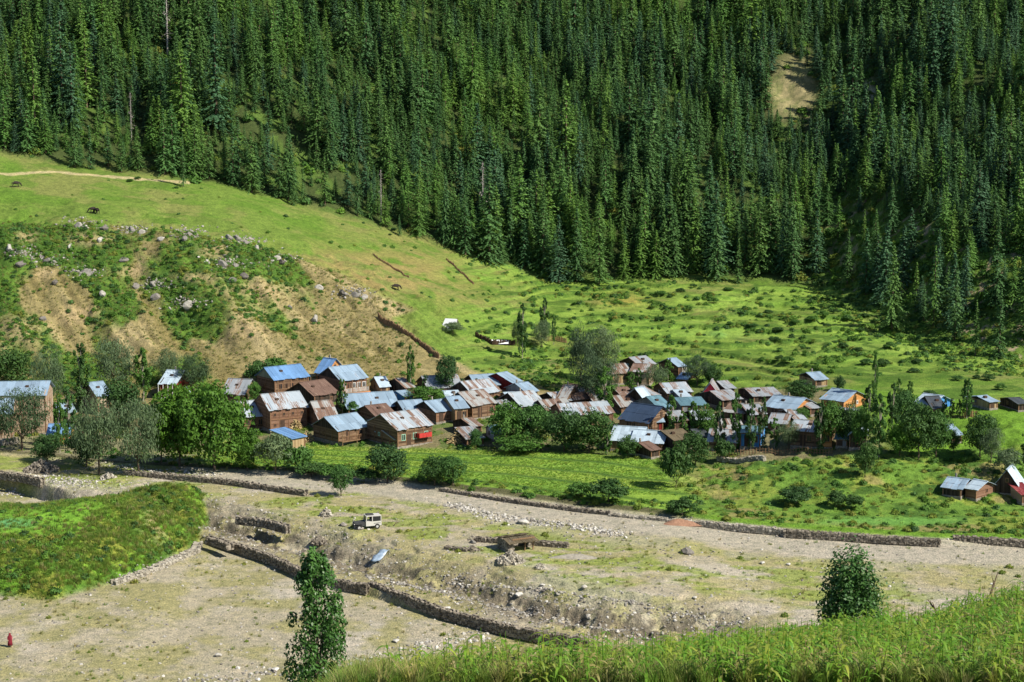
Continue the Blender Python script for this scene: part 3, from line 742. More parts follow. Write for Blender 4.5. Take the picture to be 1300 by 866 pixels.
ROOF = {'blue': tin('sky-tinted sheet roofing', (.27, .37, .47), RU, .12), 'bright': tin('bright blue sheet roofing', (.15, .29, .52), RU, .02), 'navy': tin('dark blue sheet roofing', (.035, .06, .11), RU, .04),  # the pale blue has the sky's reflection put into its base colour
        'pale': tin('whitish sheet roofing', (.42, .52, .60), RU, .05), 'mix': tin('streaked sheet roofing', (.42, .48, .53), RU, .30, .1), 'rust': tin('rusty sheet roofing', (.42, .43, .42), RU, .44, .12),
        'brown': tin('brown rusted sheet roofing', (.15, .09, .065), (.10, .06, .045), .6), 'grey': tin('grey sheet roofing', (.33, .36, .39), RU, .28), 'dark': tin('dark sheet roofing', (.07, .08, .09), RU, .1),
        'teal': tin('teal sheet roofing', (.13, .24, .29), RU, .08), 'old': tin('weathered plank roofing', (.15, .12, .07), (.09, .07, .04), .5), 'red': tin('dark red sheet roofing', (.20, .03, .03), (.16, .03, .03), .3)}
def planks(name, c1, c2, c3, vert=True, sc=5.0):
    k = NT(name); tc = k.n('ShaderNodeTexCoord'); sp = k.n('ShaderNodeSeparateXYZ'); k.l(tc.outputs['Object'], sp.inputs[0])
    ax = k.math('ADD', sp.outputs['X'], sp.outputs['Y']) if vert else sp.outputs['Z']
    fl = k.math('FLOOR', k.math('MULTIPLY', ax, sc)); wn = k.n('ShaderNodeTexWhiteNoise', noise_dimensions='1D'); k.l(fl, wn.inputs['W'])
    fr_ = k.math('FRACT', k.math('MULTIPLY', ax, sc)); gap = k.ramp(fr_, [(.0, (0, 0, 0)), (.1, (1, 1, 1))])
    n = k.noise(tc.outputs['Object'], 1.2, 4, .7)
    c = k.ramp(k.math('ADD', k.math('MULTIPLY', wn.outputs['Value'], .6), k.math('MULTIPLY', n.outputs[0], .45)), [(.2, c1), (.55, c2), (.9, c3)])
    return k.bsdf(c, .85, spec=.15, bump=gap, bstr=.8, bdist=.04)
WALL = {'wood': planks('brown timber', (.07, .042, .026), (.14, .085, .052), (.28, .19, .12), False, 4.5), 'dark': planks('dark old boards', (.025, .02, .016), (.055, .04, .03), (.10, .075, .055), True, 4),
        'brick': planks('reddish brick', (.12, .062, .04), (.20, .11, .07), (.30, .19, .13), False, 9), 'tan': planks('tan boards', (.22, .15, .08), (.34, .24, .13), (.44, .33, .2), True, 4), 'orange': planks('orange varnished boards', (.34, .14, .045), (.45, .21, .07), (.55, .30, .12), False, 4),
        'redtin': planks('dark red sheet', (.13, .012, .012), (.18, .02, .018), (.22, .03, .025), True, 3), 'pink': planks('bright red paint', (.42, .03, .05), (.52, .045, .07), (.58, .09, .1), True, 3), 'mud': planks('mud plaster', (.30, .22, .15), (.36, .27, .19), (.42, .33, .25), False, 1.3),
        'blue': planks('blue paint', (.04, .17, .42), (.06, .22, .5), (.1, .28, .55), True, 3), 'greenish': planks('pale green sheet', (.17, .2, .13), (.21, .24, .16), (.26, .28, .2), True, 2.5), 'white': planks('whitewash', (.55, .52, .47), (.64, .61, .56), (.7, .68, .64), False, 2),
        'grey': planks('grey sheet', (.16, .17, .18), (.21, .22, .23), (.27, .28, .29), True, 2.5)}
def plain(name, c, rough=.7, spec=.3, metal=0., var=.25):
    k = NT(name); g = k.n('ShaderNodeTexCoord'); n = k.noise(g.outputs['Object'], 3, 3)
    return k.bsdf(k.ramp(n.outputs[0], [(.3, tuple(x * (1 - var) for x in c)), (.7, tuple(min(.85, x * (1 + var)) for x in c))]), rough, spec=spec, metal=metal)
M['pane'] = plain('window dark glass', (.02, .024, .028), .15, .6); M['frame_white'] = plain('white paint', (.6, .6, .57)); M['frame_wood'] = plain('timber trim', (.2, .11, .06)); M['frame_blue'] = plain('blue trim', (.12, .3, .55)); M['frame_green'] = plain('pale green trim', (.3, .5, .38))
M['stone'] = plain('field stone', (.24, .215, .18), .95, .1, var=.5); M['door'] = plain('dark door', (.06, .035, .022)); M['beam'] = plain('log beams', (.22, .14, .08), .9, .1); M['redtrim'] = plain('red painted trim', (.42, .035, .03)); M['hay'] = plain('stacked straw', (.38, .29, .15), .95, .05)

def win_mesh(w_, h_, fm):
    f = MB(); t = .09
    f.box(-w_ / 2, -.06, 0, w_ / 2, .03, t).box(-w_ / 2, -.06, h_ - t, w_ / 2, .03, h_).box(-w_ / 2, -.058, t, -w_ / 2 + t, .03, h_ - t).box(w_ / 2 - t, -.058, t, w_ / 2, .03, h_ - t).box(-.03, -.055, t, .03, .02, h_ - t)
    return f.mesh('window', fm), MB().box(-w_ / 2 + t, -.02, t, w_ / 2 - t, 0.02, h_ - t).mesh('pane', M['pane'])
WIN = {(k_, sz): win_mesh(*((.85, 1.15) if sz == 0 else (.6, .7)), M['frame_' + k_]) for k_ in ('white', 'wood', 'blue', 'green') for sz in (0, 1)}
def window(parent, x, y, z, rz, fr_='wood', sz=0):
    a, b = WIN[(fr_, sz)]; o = link('window', a, parent, loc=(x, y, z), rot=(0, 0, rz)); link('pane', b, o); return o

HOUSES_XY = []
def house(u0, u1, vr, ve, vb, rot, d, roof, wall, label, gable=None, gf=0, bal=None, win='wood', nw=None, storeys=None, ov=.55, name='timber_house', cat='house', lean=False, gwin=None, found=True, ymin=225, maxh=7.5, doorx=None):
    """u0..u1 picture span, vr/ve rows of ridge and front eave, vb row of the front wall foot"""
    uc = (u0 + u1) / 2; x, y, z = ground_at(uc, vb, ymin); s = FPX / y
    zt = CAMZ - y * ratio(ve); wh = min(max(zt - z, 1.5), maxh); th = math.radians(rot)
    W = (u1 - u0) / s * (1.0 if gf else 1.15 if uc < 690 else 1.36); d *= 1.12; az = math.atan2(x, y)
    if not gf and 0 < rot < 32: rot += 12
    th = math.radians(rot)
    if gf:
        L = gf; w_ = L; dd = max(2.2, (W - L * abs(math.sin(th))) / math.cos(th)); rz = th - az - math.pi / 2
        rise = max(.8, (ve - vr) / s); fx_, fy_ = math.cos(rz), math.sin(rz)
        cx, cy = x - fx_ * w_ / 2, y - fy_ * w_ / 2
    else:
        dd = d; w_ = max(2.5, (W - dd * abs(math.sin(th))) / math.cos(th)); rz = th - az
        run = dd if lean else dd / 2
        rise = max(.5, (ve - vr) / s - run * ratio(ve) * math.cos(th)); rise = min(rise, run * 1.1)
        cx, cy = x - math.sin(rz) * dd / 2, y + math.cos(rz) * dd / 2
    zz = min(z, float(gz(cx, cy)) + .3)
    wh += z - zz
    R = link(name, None, label=label, cat=cat, group='village houses', loc=(cx, cy, zz), rot=(0, 0, rz)); R.empty_display_size = 1
    HOUSES_XY.append((cx, cy, max(w_, dd) / 2))
    ww = w_ - 2 * ov * .75; wd = dd - 2 * ov * .55; hx_, hy_ = ww / 2, wd / 2; wm = WALL[wall]; gm_ = WALL[gable or wall]
    zb = -.9
    if found:
        MB().box(-hx_ - .12, -hy_ - .12, zb, hx_ + .12, hy_ + .12, .35).add('foundation', M['stone'], R)
    zf = .35 if found else zb
    if not lean:
        MB().box(-hx_, -hy_, zf, hx_, hy_, wh).add('wall', wm, R)
        g = MB(); k_ = hy_ / (dd / 2); rr = rise * (1 - 0) * .985
        for sx in (-1, 1):
            a, b = sx * (hx_ - .16), sx * (hx_ + .02)
            g.poly([(a, -hy_ * 1.02, wh + .004), (a, hy_ * 1.02, wh + .004), (a, 0, wh + rr * 1.0), (b, -hy_ * 1.02, wh + .004), (b, hy_ * 1.02, wh + .004), (b, 0, wh + rr)],
                   [(0, 1, 2), (3, 5, 4), (0, 3, 4, 1), (1, 4, 5, 2), (2, 5, 3, 0)])
        g.add('gable', gm_, R)
        rf = MB(); t = .10; hw = w_ / 2; hd = dd / 2; drop = rise * 0.14
        z0, z1 = wh - drop * .6, wh + rise
        hr = random.Random(len(HOUSES_XY)); n = max(3, int(w_ / .8)); sag = [hr.uniform(-.06, .03) for _ in range(n + 1)]
        for sy in (-1, 1):
            for i in range(n):
                xa, xb = -hw + w_ * i / n, -hw + w_ * (i + 1) / n + .03
                for (fa, fb, up) in ((0, .54, .035), (.5, 1, 0)):
                    fb2 = fb + (hr.uniform(-.03, .035) if fb == 1 else 0); dz_ = up + hr.uniform(0, .03) + (i % 2) * .018; q_ = []
                    for f_ in (fb2, fa):
                        yy = sy * max(f_ * hd, .015); zc = z1 + (z0 - z1) * f_ + dz_ + sag[i] * math.sin(f_ * 3)
                        q_ += [(xa, yy, zc), (xb, yy, zc + hr.uniform(-.02, .02))]
                    rf.poly([q_[0], q_[1], q_[3], q_[2]] + [(a, b, c + .045) for a, b, c in (q_[0], q_[1], q_[3], q_[2])], [(0, 1, 2, 3), (4, 7, 6, 5), (0, 4, 5, 1), (1, 5, 6, 2), (2, 6, 7, 3), (3, 7, 4, 0)])
        t = .05
        rf.beam((-hw, 0, z1 + t + .06), (hw, 0, z1 + t + .06), .34, .07)
        ro = rf.add('roof', ROOF[roof], R)
        if hr.random() < .45:
            xv = hr.uniform(-hw * .4, hw * .4); MB().box(xv - .3, -hd * .45, (z0 + z1) / 2 + .1, xv + .3, -hd * .45 + .5, (z0 + z1) / 2 + .55).add('roof_vent', M['door'], ro)
        if hr.random() < .35: xv = hr.uniform(-hw * .6, hw * .6); MB().box(xv - .12, hd * .1, z1 - .5, xv + .12, hd * .1 + .24, z1 + .7).add('chimney', M['stone'], ro)
    else:
        g = MB(); g.poly([(-hx_, -hy_, zf), (hx_, -hy_, zf), (hx_, hy_, zf), (-hx_, hy_, zf), (-hx_, -hy_, wh), (hx_, -hy_, wh), (hx_, hy_, wh + rise * .93), (-hx_, hy_, wh + rise * .93)],
                        [(0, 3, 2, 1), (4, 5, 6, 7), (0, 1, 5, 4), (1, 2, 6, 5), (2, 3, 7, 6), (3, 0, 4, 7)])
        g.add('wall', wm, R)
        rf = MB(); hw, hd = w_ / 2, dd / 2; t = .09
        rf.poly([(-hw, -hd, wh - .02), (hw, -hd, wh - .02), (hw, hd, wh + rise), (-hw, hd, wh + rise), (-hw, -hd, wh + t), (hw, -hd, wh + t), (hw, hd, wh + rise + t), (-hw, hd, wh + rise + t)],
                [(0, 3, 2, 1), (4, 5, 6, 7), (0, 1, 5, 4), (1, 2, 6, 5), (2, 3, 7, 6), (3, 0, 4, 7)])
        n = max(3, int(w_ / .75))
        for i in range(n + 1):
            xx = -hw + .03 + (w_ - .06) * i / n; rf.beam((xx, -hd, wh + t + .01), (xx, hd, wh + rise + t + .01), .05, .05)
        rf.add('roof', ROOF[roof], R)
    st = storeys or (2 if wh > 4.1 else 1); sh_ = (wh - zf) / st
    n = nw if nw is not None else max(1, int(ww / 2.1))
    zs = [zf + sh_ * i for i in range(st)]
    small = sh_ < 2.0
    bd = MB()
    bd.box(-hx_ - .05, -hy_ - .06, wh - .22, hx_ + .05, -hy_ + .05, wh - .02)
    if st == 2: bd.box(-hx_ - .05, -hy_ - .07, zs[1] - .13, hx_ + .05, -hy_ + .05, zs[1] + .07).box(-hx_ - .07, -hy_, zs[1] - .13, -hx_ + .05, hy_, zs[1] + .07).box(hx_ - .05, -hy_, zs[1] - .13, hx_ + .07, hy_, zs[1] + .07)
    for sx in (-1, 1): bd.box(sx * hx_ - .09, -hy_ - .08, zf, sx * hx_ + .09, -hy_ + .08, wh - .23)
    if wall in ('wood', 'brick', 'tan', 'mud') and ww > 3:
        nb_ = int(ww / 1.7)
        for i in range(1, nb_): bd.box(-hx_ + ww * i / nb_ - .06, -hy_ - .065, zf, -hx_ + ww * i / nb_ + .06, -hy_ + .03, wh - .23)
        for i in range(1, 4): bd.box(-hx_ - .065, -hy_ + wd * i / 4 - .06, zf, -hx_ + .03, -hy_ + wd * i / 4 + .06, wh - .23).box(hx_ - .03, -hy_ + wd * i / 4 - .06, zf, hx_ + .065, -hy_ + wd * i / 4 + .06, wh - .23)
    bd.add('beam', M['frame_wood'], R)
    dx_ = doorx if doorx is not None else -hx_ * .35
    if n and not lean or nw:
        for si, z_ in enumerate(zs):
            for i in range(n):
                xx = -hx_ + ww * (i + .5) / n
                if si == 0 and abs(xx - dx_) < .95: continue
                if gf == 0: window(R, xx, -hy_, z_ + sh_ * (.3 if not small else .25), 0, win, 1 if small or (si == 0 and st == 2) else 0)
        if gf == 0: MB().box(dx_ - .45, -hy_ - .05, zf, dx_ + .45, -hy_ + .02, zf + min(1.95, sh_ * .85)).add('door', M['door'], R)
    if gf:
        m_ = gwin if gwin is not None else max(1, int(wd / 1.9))
        for si, z_ in enumerate(zs):
            for i in range(m_):
                yy = -hy_ + wd * (i + .5) / m_
                window(R, hx_, yy, z_ + sh_ * .3, math.pi / 2, win, 1 if small else 0)
        if rise > 2: window(R, hx_ + .02, 0, wh + rise * .22, math.pi / 2, win, 1)
    elif not lean and rot:
        sx = -1 if rot > 0 else 1
        for si, z_ in enumerate(zs):
            window(R, sx * hx_, 0.2 * hy_, z_ + sh_ * .35, sx * math.pi / 2, win, 1)
        if rise > 2.2: MB().box(-.35, -.05, 0, .35, .04, .9).add('hatch', M['door'], R, loc=(sx * (hx_ + .03), 0, wh + rise * .2), rot=(0, 0, math.pi / 2))
    if bal:
        zb_ = zs[-1] if st == 2 else zf + .25; b = MB(); dp = 1.15; y0, y1 = -hy_ - dp, -hy_
        b.box(-hx_, y0, zb_ - .12, hx_, y1 - .09, zb_)
        npst = max(3, int(ww / 1.5))
        for i in range(npst + 1):
            xx = -hx_ + .06 + (ww - .12) * i / npst
            b.beam((xx, y0 + .06, zf - .6 if i % 2 == 0 else zb_), (xx, y0 + .06, wh - .05), .1)
        b.beam((-hx_, y0 + .05, zb_ + .9), (hx_, y0 + .05, zb_ + .9), .07)
        bo = b.add('balcony', {'wood': M['beam'], 'red': M['redtrim'], 'white': M['frame_white'], 'orange': WALL['orange']}[bal if bal != 'skirt' else 'wood'], R)
        rl = MB()
        for i in range(int(ww / .3)): rl.box(-hx_ + .1 + i * .3, y0 + .03, zb_ + .02, -hx_ + .2 + i * .3, y0 + .07, zb_ + .85)
        rl.add('railing', M['frame_white'] if bal in ('white', 'skirt') else (M['redtrim'] if bal == 'red' else M['frame_wood']), bo)
        if bal == 'skirt':
            k2 = MB(); k2.poly([(-hx_ - .3, y0 - .9, zb_ - .75), (hx_ + .3, y0 - .9, zb_ - .75), (hx_ + .1, y0 + .1, zb_ - .13), (-hx_ - .1, y0 + .1, zb_ - .13), (-hx_ - .3, y0 - .9, zb_ - .68), (hx_ + .3, y0 - .9, zb_ - .68), (hx_ + .1, y0 + .1, zb_ - .06), (-hx_ - .1, y0 + .1, zb_ - .06)],
                               [(0, 3, 2, 1), (4, 5, 6, 7), (0, 1, 5, 4), (1, 2, 6, 5), (2, 3, 7, 6), (3, 0, 4, 7)]); k2.add('canopy', M['orangetin'], R)
    return R
M['orangetin'] = plain('orange brown sheet', (.42, .17, .06), .7)
H = house
#  u0   u1   ridge eave base rot depth roof wall label
H(340, 403, 464, 480, 501, 18, 7, 'bright', 'wood', 'two-storey house with bright blue roof and pale green gable below the bare slope', gable='greenish', bal='wood')
H(388, 425, 455, 473, 492, -42, 5.5, 'bright', 'orange', 'small blue-roofed upper house with orange boarded gable behind the bright blue roof', nw=1)
H(421, 480, 464, 481, 501, 20, 8, 'blue', 'brick', 'house with grey-blue roof, white-framed upper windows and orange canopy', gable='dark', bal='skirt', win='white', nw=5)
H(384, 446, 483, 500, 514, 28, 8, 'brown', 'dark', 'low house with brown roof and big black gable below the orange canopy house', gable='dark')
H(478, 501, 479, 492, 501, 8, 6, 'pale', 'tan', 'small pale-roofed house next to the orange canopy house', nw=2)
H(272, 318, 481, 500, 512, -25, 7, 'grey', 'wood', 'grey-roofed house half hidden behind the big bright green tree', nw=2)
H(303, 352, 508, 528, 548, 6, 8, 'mix', 'wood', 'two-storey house with streaked roof right beside the big bright green tree', nw=4)
H(335, 400, 498, 518, 547, 10, 8, 'mix', 'brick', 'tall brick house with streaked grey roof above the small bright blue shed', nw=4)
H(397, 440, 508, 532, 546, 8, 8, 'rust', 'brick', 'low brick house under a red and white streaked roof', nw=2)
H(437, 513, 500, 519, 527, 5, 8.5, 'blue', 'dark', 'very long pale blue roof in the middle of the left village half', nw=3)
H(466, 514, 514, 527, 537, 18, 7, 'brown', 'wood', 'house with rusty red-brown roof in front of the very long blue roof', nw=2)
H(416, 484, 526, 544, 562, 24, 7.5, 'blue', 'wood', 'log house with pale blue roof, dark gable and log balcony at the field edge', gable='dark', bal='wood', nw=2, storeys=1)
H(472, 497, 536, 548, 561, 5, 5, 'blue', 'mud', 'low lean-to with pale blue roof between log house and rusty-roofed big house', lean=True, nw=1)
H(488, 568, 522, 542, 567, 24, 9, 'mix', 'wood', 'big house with red and white streaked roof and pale green windows', gable='wood', win='green', nw=3)
R_ = bpy.data.objects[-1] if False else None
RED_HOUSE_AT = len(HOUSES_XY) - 1
H(495, 531, 545, 558, 568, 24, 3.6, 'grey', 'mud', 'grey lean-to shed attached to the dark side of the big streaked-roof house', lean=True, nw=1, ymin=240, name='lean_to_shed', cat='shed')
H(507, 553, 508, 523, 533, 8, 8, 'blue', 'dark', 'blue-roofed house directly behind the big streaked-roof house', nw=2)
H(541, 588, 508, 522, 538, 22, 7, 'blue', 'brick', 'blue-roofed brick house just behind and right of the green-windowed house', gable='dark', nw=2)
H(568, 605, 503, 518, 538, 12, 7, 'blue', 'tan', 'two-storey house with blue roof and tan boards between blue brick house and rusty roof', nw=2)
H(563, 592, 498, 507, 515, 4, 6, 'pale', 'tan', 'whitish flat roof peeping above the two central blue roofs', nw=2)
H(585, 646, 496, 513, 532, 24, 8, 'rust', 'wood', 'house with heavily rusted roof and dark gable in the village centre', gable='dark', nw=3)
H(588, 650, 484, 500, 508, 22, 8, 'mix', 'wood', 'streaked roof with black gable just above the heavily rusted roof', gable='dark', nw=2)
H(598, 642, 477, 491, 499, 6, 8, 'blue', 'dark', 'pale blue roof at the foot of the slope left of the dark red gable', nw=2)
H(503, 540, 480, 492, 503, 22, 7, 'rust', 'dark', 'brown streaked roof with dark gable at the back of the village under the slope', gable='dark', nw=2)
H(538, 594, 477, 493, 502, 5, 8, 'grey', 'wood', 'grey-blue roof behind the dark poplar at the village back edge', nw=3)
H(633, 683, 473, 485, 498, 48, 8, 'blue', 'redtin', 'house with dark red gable wall and grey-blue roof below the earth scar', nw=1)
H(656, 697, 486, 497, 509, 26, 6.5, 'blue', 'grey', 'small blue roof with grey gable in front of the dark red house', nw=1)
H(648, 708, 497, 514, 525, 24, 8, 'mix', 'dark', 'large roof half rust and half pale blue behind the round green trees', gable='dark', nw=2)
H(694, 724, 491, 512, 520, -30, 7, 'rust', 'wood', 'narrow steep rusty roof beside the large half-blue roof', nw=1)
H(697, 731, 488, 500, 514, -38, 7, 'brown', 'tan', 'brown-roofed house with pale pink wall and three white windows', win='white', nw=2)
H(726, 762, 493, 507, 516, 6, 7, 'rust', 'wood', 'brown and cream streaked roof next to the three white windows', nw=2)
H(690, 734, 509, 522, 530, 14, 7, 'rust', 'dark', 'rusty roof showing above the left one of two round dark trees', nw=1)
H(716, 781, 511, 526, 546, 8, 8, 'mix', 'brick', 'house with roof half rusty half blue and red-brown wall behind the dark tree mass', nw=4)
H(775, 832, 513, 534, 552, -34, 8, 'navy', 'wood', 'house with dark navy roof and brown timber gable', gable='wood', nw=1)
H(772, 814, 541, 560, 574, -14, 7, 'pale', 'tan', 'bright whitish blue roof below the navy-roofed house', nw=2)
H(800, 841, 546, 562, 576, -12, 6.5, 'pale', 'orange', 'small house with pale blue roof and yellow window wall at the field edge', win='white', nw=3)
H(816, 850, 564, 574, 583, 40, 6, 'brown', 'dark', 'tiny dark gabled hut with brown roof low at the field edge', nw=0, maxh=3, name='hut', cat='hut')
H(826, 846, 525, 536, 549, 5, 5, 'blue', 'redtin', 'small blue roof with dark red wall beside the navy-roofed house', nw=1)
H(804, 842, 453, 463, 473, 28, 6.5, 'grey', 'dark', 'grey-streaked roof with dark gable at the top of the upper village lane', gable='dark', win='blue', nw=2)
H(770, 806, 462, 474, 489, 10, 7, 'rust', 'tan', 'rusty-roofed house with tan wall next to the big pale willows', nw=2)
H(798, 826, 462, 472, 490, -14, 6, 'rust', 'mud', 'reddish brown roof with pale wall below the uppermost grey-streaked roof', nw=1)
H(852, 881, 455, 465, 479, 30, 6, 'blue', 'wood', 'dark timber house with blue-grey roof and pale railing in the upper village', gable='dark', bal='white', nw=2)
H(854, 876, 477, 485, 491, -20, 6, 'bright', 'dark', 'bright blue roof just below the dark timber house of the upper village', nw=1)
H(843, 884, 486, 498, 509, 12, 7, 'mix', 'wood', 'streaked roof above a row of white window frames in the village centre right', win='white', nw=4)
H(890, 913, 487, 498, 510, -4, 6, 'grey', 'pink', 'small house with bright pinkish red gable wall', gable='pink', win='white', gf=6, gwin=1)
H(822, 848, 492, 503, 512, 60, 7, 'grey', 'white', 'small gabled house with red-edged roof beside the white window row', gable='dark', nw=1)
H(826, 864, 503, 517, 530, 26, 7, 'teal', 'grey', 'teal-blue roofed house behind the poplar row', nw=1)
H(862, 901, 505, 515, 525, 5, 8, 'teal', 'grey', 'wide flat teal roof showing between the poplar tops', nw=2)
H(783, 814, 495, 506, 513, 14, 7, 'rust', 'wood', 'upper one of two patchy brown roofs beneath the big willows', nw=1)
H(783, 823, 503, 517, 526, 10, 8, 'rust', 'wood', 'lower one of two patchy brown roofs beneath the big willows', nw=2)
H(815, 838, 492, 510, 524, 30, 6, 'pale', 'dark', 'steep pale roof between the patchy brown roofs and the red-edged gable', nw=1)
H(908, 952, 496, 507, 519, 32, 8, 'grey', 'dark', 'grey-streaked roof with dark gable behind the tallest poplar of the row', gable='dark', nw=1)
H(952, 997, 496, 506, 513, 10, 8, 'grey', 'dark', 'wide pale grey roof just below the open green hillside', nw=2)
H(962, 1014, 503, 518, 536, -26, 8, 'blue', 'wood', 'blue-grey roof with orange-brown timber gable in the right half of the village', gable='orange', nw=3)
H(972, 1000, 525, 538, 549, -12, 6.5, 'grey', 'wood', 'low grey roof below the orange-brown timber gable', nw=1)
H(1014, 1056, 506, 518, 529, 30, 8, 'grey', 'dark', 'grey roof with black gable beside the round dark tree', gable='dark', nw=1)
H(1028, 1059, 473, 482, 492, 32, 6, 'blue', 'tan', 'small barn alone above the village with grey-blue roof and dark gable', gable='dark', nw=1, name='barn', cat='barn')
H(1032, 1079, 494, 508, 522, -32, 7.5, 'blue', 'orange', 'blue-grey roofed house with pale orange gable and white-trimmed windows', win='white', nw=1)
H(1003, 1050, 534, 548, 570, -10, 8, 'mix', 'wood', 'dark timber house with red-streaked roof and steps at the field edge', nw=3)
H(1042, 1058, 533, 546, 571, 6, 5, 'red', 'orange', 'narrow orange gable front with red roof edge behind a poplar', gf=7, gwin=1)
H(912, 952, 532, 548, 562, 6, 8, 'rust', 'wood', 'rust-streaked roof between the poplars of the long row', nw=2)
H(898, 934, 545, 562, 573, -8, 7, 'grey', 'wood', 'grey-blue roof low behind the poplar row near the field', nw=1)
H(846, 892, 546, 558, 573, 18, 8, 'old', 'dark', 'old dark building under a weathered brownish flat roof', nw=1)
H(938, 966, 541, 550, 570, -8, 6, 'teal', 'blue', 'small building with pale blue painted wall and a corner post behind poplars', nw=2)
H(1076, 1102, 543, 553, 571, 0, 6, 'pale', 'dark', 'grey-white roofed hut with black open gable next to slender poplar', gf=6, gwin=1, gable='dark')
H(1060, 1076, 548, 558, 570, -8, 5, 'teal', 'grey', 'tiny teal roof between the orange gable and the black open gable', nw=1)
H(1150, 1190, 501, 514, 524, -30, 7, 'pale', 'blue', 'white-blue roofed house with bright blue gable among the eastern trees', gable='blue', win='white', nw=1)
H(1178, 1206, 505, 520, 529, 8, 7, 'dark', 'dark', 'charcoal roofed building behind the picket fence', nw=1)
H(1202, 1229, 542, 555, 564, 22, 6, 'blue', 'dark', 'blue roofed hut partly hidden by round tree on the eastern bank', nw=1)
H(1250, 1275, 507, 514, 521, 30, 6, 'blue', 'tan', 'lone small shed with blue-grey roof on the eastern meadow', gable='dark', nw=1, name='shed', cat='shed')
H(1287, 1312, 512, 518, 524, 20, 6, 'dark', 'dark', 'low dark hut cut by the picture edge on the eastern meadow', nw=0, name='hut', cat='hut')
H(1190, 1224, 607, 621, 633, -18, 6, 'blue', 'dark', 'small stone and timber barn with streaked pale roof low on the bank', gable='brick', nw=0, name='barn', cat='barn')
H(1219, 1243, 609, 621, 636, -32, 5, 'pale', 'brick', 'narrow brick hut with whitish roof touching the low barn', nw=0, name='hut', cat='hut')
H(1256, 1298, 603, 624, 630, -10, 8, 'pale', 'dark', 'wide low shed showing its dark triangular gable and pale roof edge', gf=5, gwin=0, name='shed', cat='shed')
H(1286, 1325, 614, 628, 642, 20, 7, 'red', 'mud', 'mud-walled house with dark red roof at the picture edge', nw=2)
H(-26, 60, 484, 502, 553, -10, 9, 'blue', 'mud', 'large mud-walled house with broad blue roof beside the footbridge lane willows', nw=4)
H(-40, 16, 501, 520, 560, -6, 7, 'blue', 'mud', 'low blue roof in front of the large mud-walled house', nw=2, maxh=5)
H(115, 152, 484, 502, 527, 10, 8, 'blue', 'mud', 'blue-roofed house behind the tall left poplar and dark round tree', nw=3)
H(72, 102, 511, 524, 538, 4, 6, 'blue', 'wood', 'small blue roof half hidden between young poplars', nw=1)
H(192, 233, 470, 487, 509, -24, 8, 'pale', 'redtin', 'pale-roofed house with white-railed orange balcony between two poplars', bal='white', nw=2, gable='dark')
H(226, 246, 492, 500, 511, 8, 5, 'pale', 'wood', 'tiny pale roof below the white-railed balcony', nw=1)
H(57, 91, 538, 552, 567, -12, 5, 'bright', 'orange', 'small shed with bright blue roof and orange log wall under the left trees', nw=0, name='shed', cat='shed')
H(359, 402, 543, 556, 571, 28, 5.5, 'bright', 'tan', 'small wooden shed with plain bright blue roof at the edge of the trees', lean=True, nw=0, name='shed', cat='shed', doorx=0)

H(590, 624, 531, 541, 555, 22, 6.5, 'rust', 'dark', 'small rusty roof with dark gable left of the round green trees', gable='dark', nw=1)
H(586, 622, 543, 559, 568, 10, 5, 'grey', 'dark', 'low dark house under a steep grey sheet roof at the field edge', lean=True, nw=1)
H(627, 641, 540, 550, 562, 6, 5, 'teal', 'white', 'teal roofed hut peeping out left of the round green trees', nw=0, name='hut', cat='hut')
H(508, 532, 497, 504, 513, 16, 6, 'blue', 'blue', 'small house with blue painted wall behind the long blue roof', nw=2, win='white')
H(632, 668, 508, 519, 531, 20, 7, 'grey', 'dark', 'pale grey roof with dark gable behind the round green trees', gable='dark', nw=2)
H(640, 666, 500, 508, 516, 6, 6, 'pale', 'wood', 'pale strip of roof between the heavily rusted and the half-blue roofs', nw=2)
H(664, 692, 522, 533, 545, 14, 7, 'rust', 'wood', 'rusty roof edge between the crowns of the round green trees', nw=1)
H(750, 786, 499, 510, 519, 8, 7, 'rust', 'dark', 'brown roof directly under the full poplar of the willow group', nw=2)
H(848, 882, 522, 534, 548, 14, 7, 'grey', 'wood', 'grey roofed timber house hidden by the first poplars of the long row', nw=2)
H(880, 916, 521, 533, 548, 10, 7, 'mix', 'dark', 'streaked roof behind the fluffy tree of the poplar row', nw=2)
H(914, 948, 512, 524, 538, -18, 7, 'rust', 'wood', 'brown streaked roof just left of the tallest poplar', nw=2)
H(946, 980, 514, 526, 540, 12, 7, 'grey', 'dark', 'grey roof filling the gap behind the two slender dark poplars', nw=2)
H(1000, 1032, 520, 532, 544, 16, 7, 'mix', 'dark', 'streaked roof behind the pale small willow and steps house', nw=2)
H(1052, 1086, 518, 530, 545, -16, 7, 'grey', 'wood', 'grey roof in the trees behind the narrow orange gable', nw=2)
H(884, 910, 545, 555, 568, 20, 6, 'dark', 'wood', 'small dark roofed shed beside the old flat-roofed building', nw=1, name='shed', cat='shed')
H(700, 735, 500, 511, 519, 18, 7, 'mix', 'dark', 'streaked roof below the white windows of the pale pink house', nw=1)
H(858, 884, 497, 506, 514, 16, 6, 'pale', 'grey', 'whitish roof between the white window row and the pink gable', nw=1)
H(916, 940, 484, 493, 503, 20, 6, 'grey', 'dark', 'small grey roof at the upper edge right of the pink gable', gable='dark', nw=1)
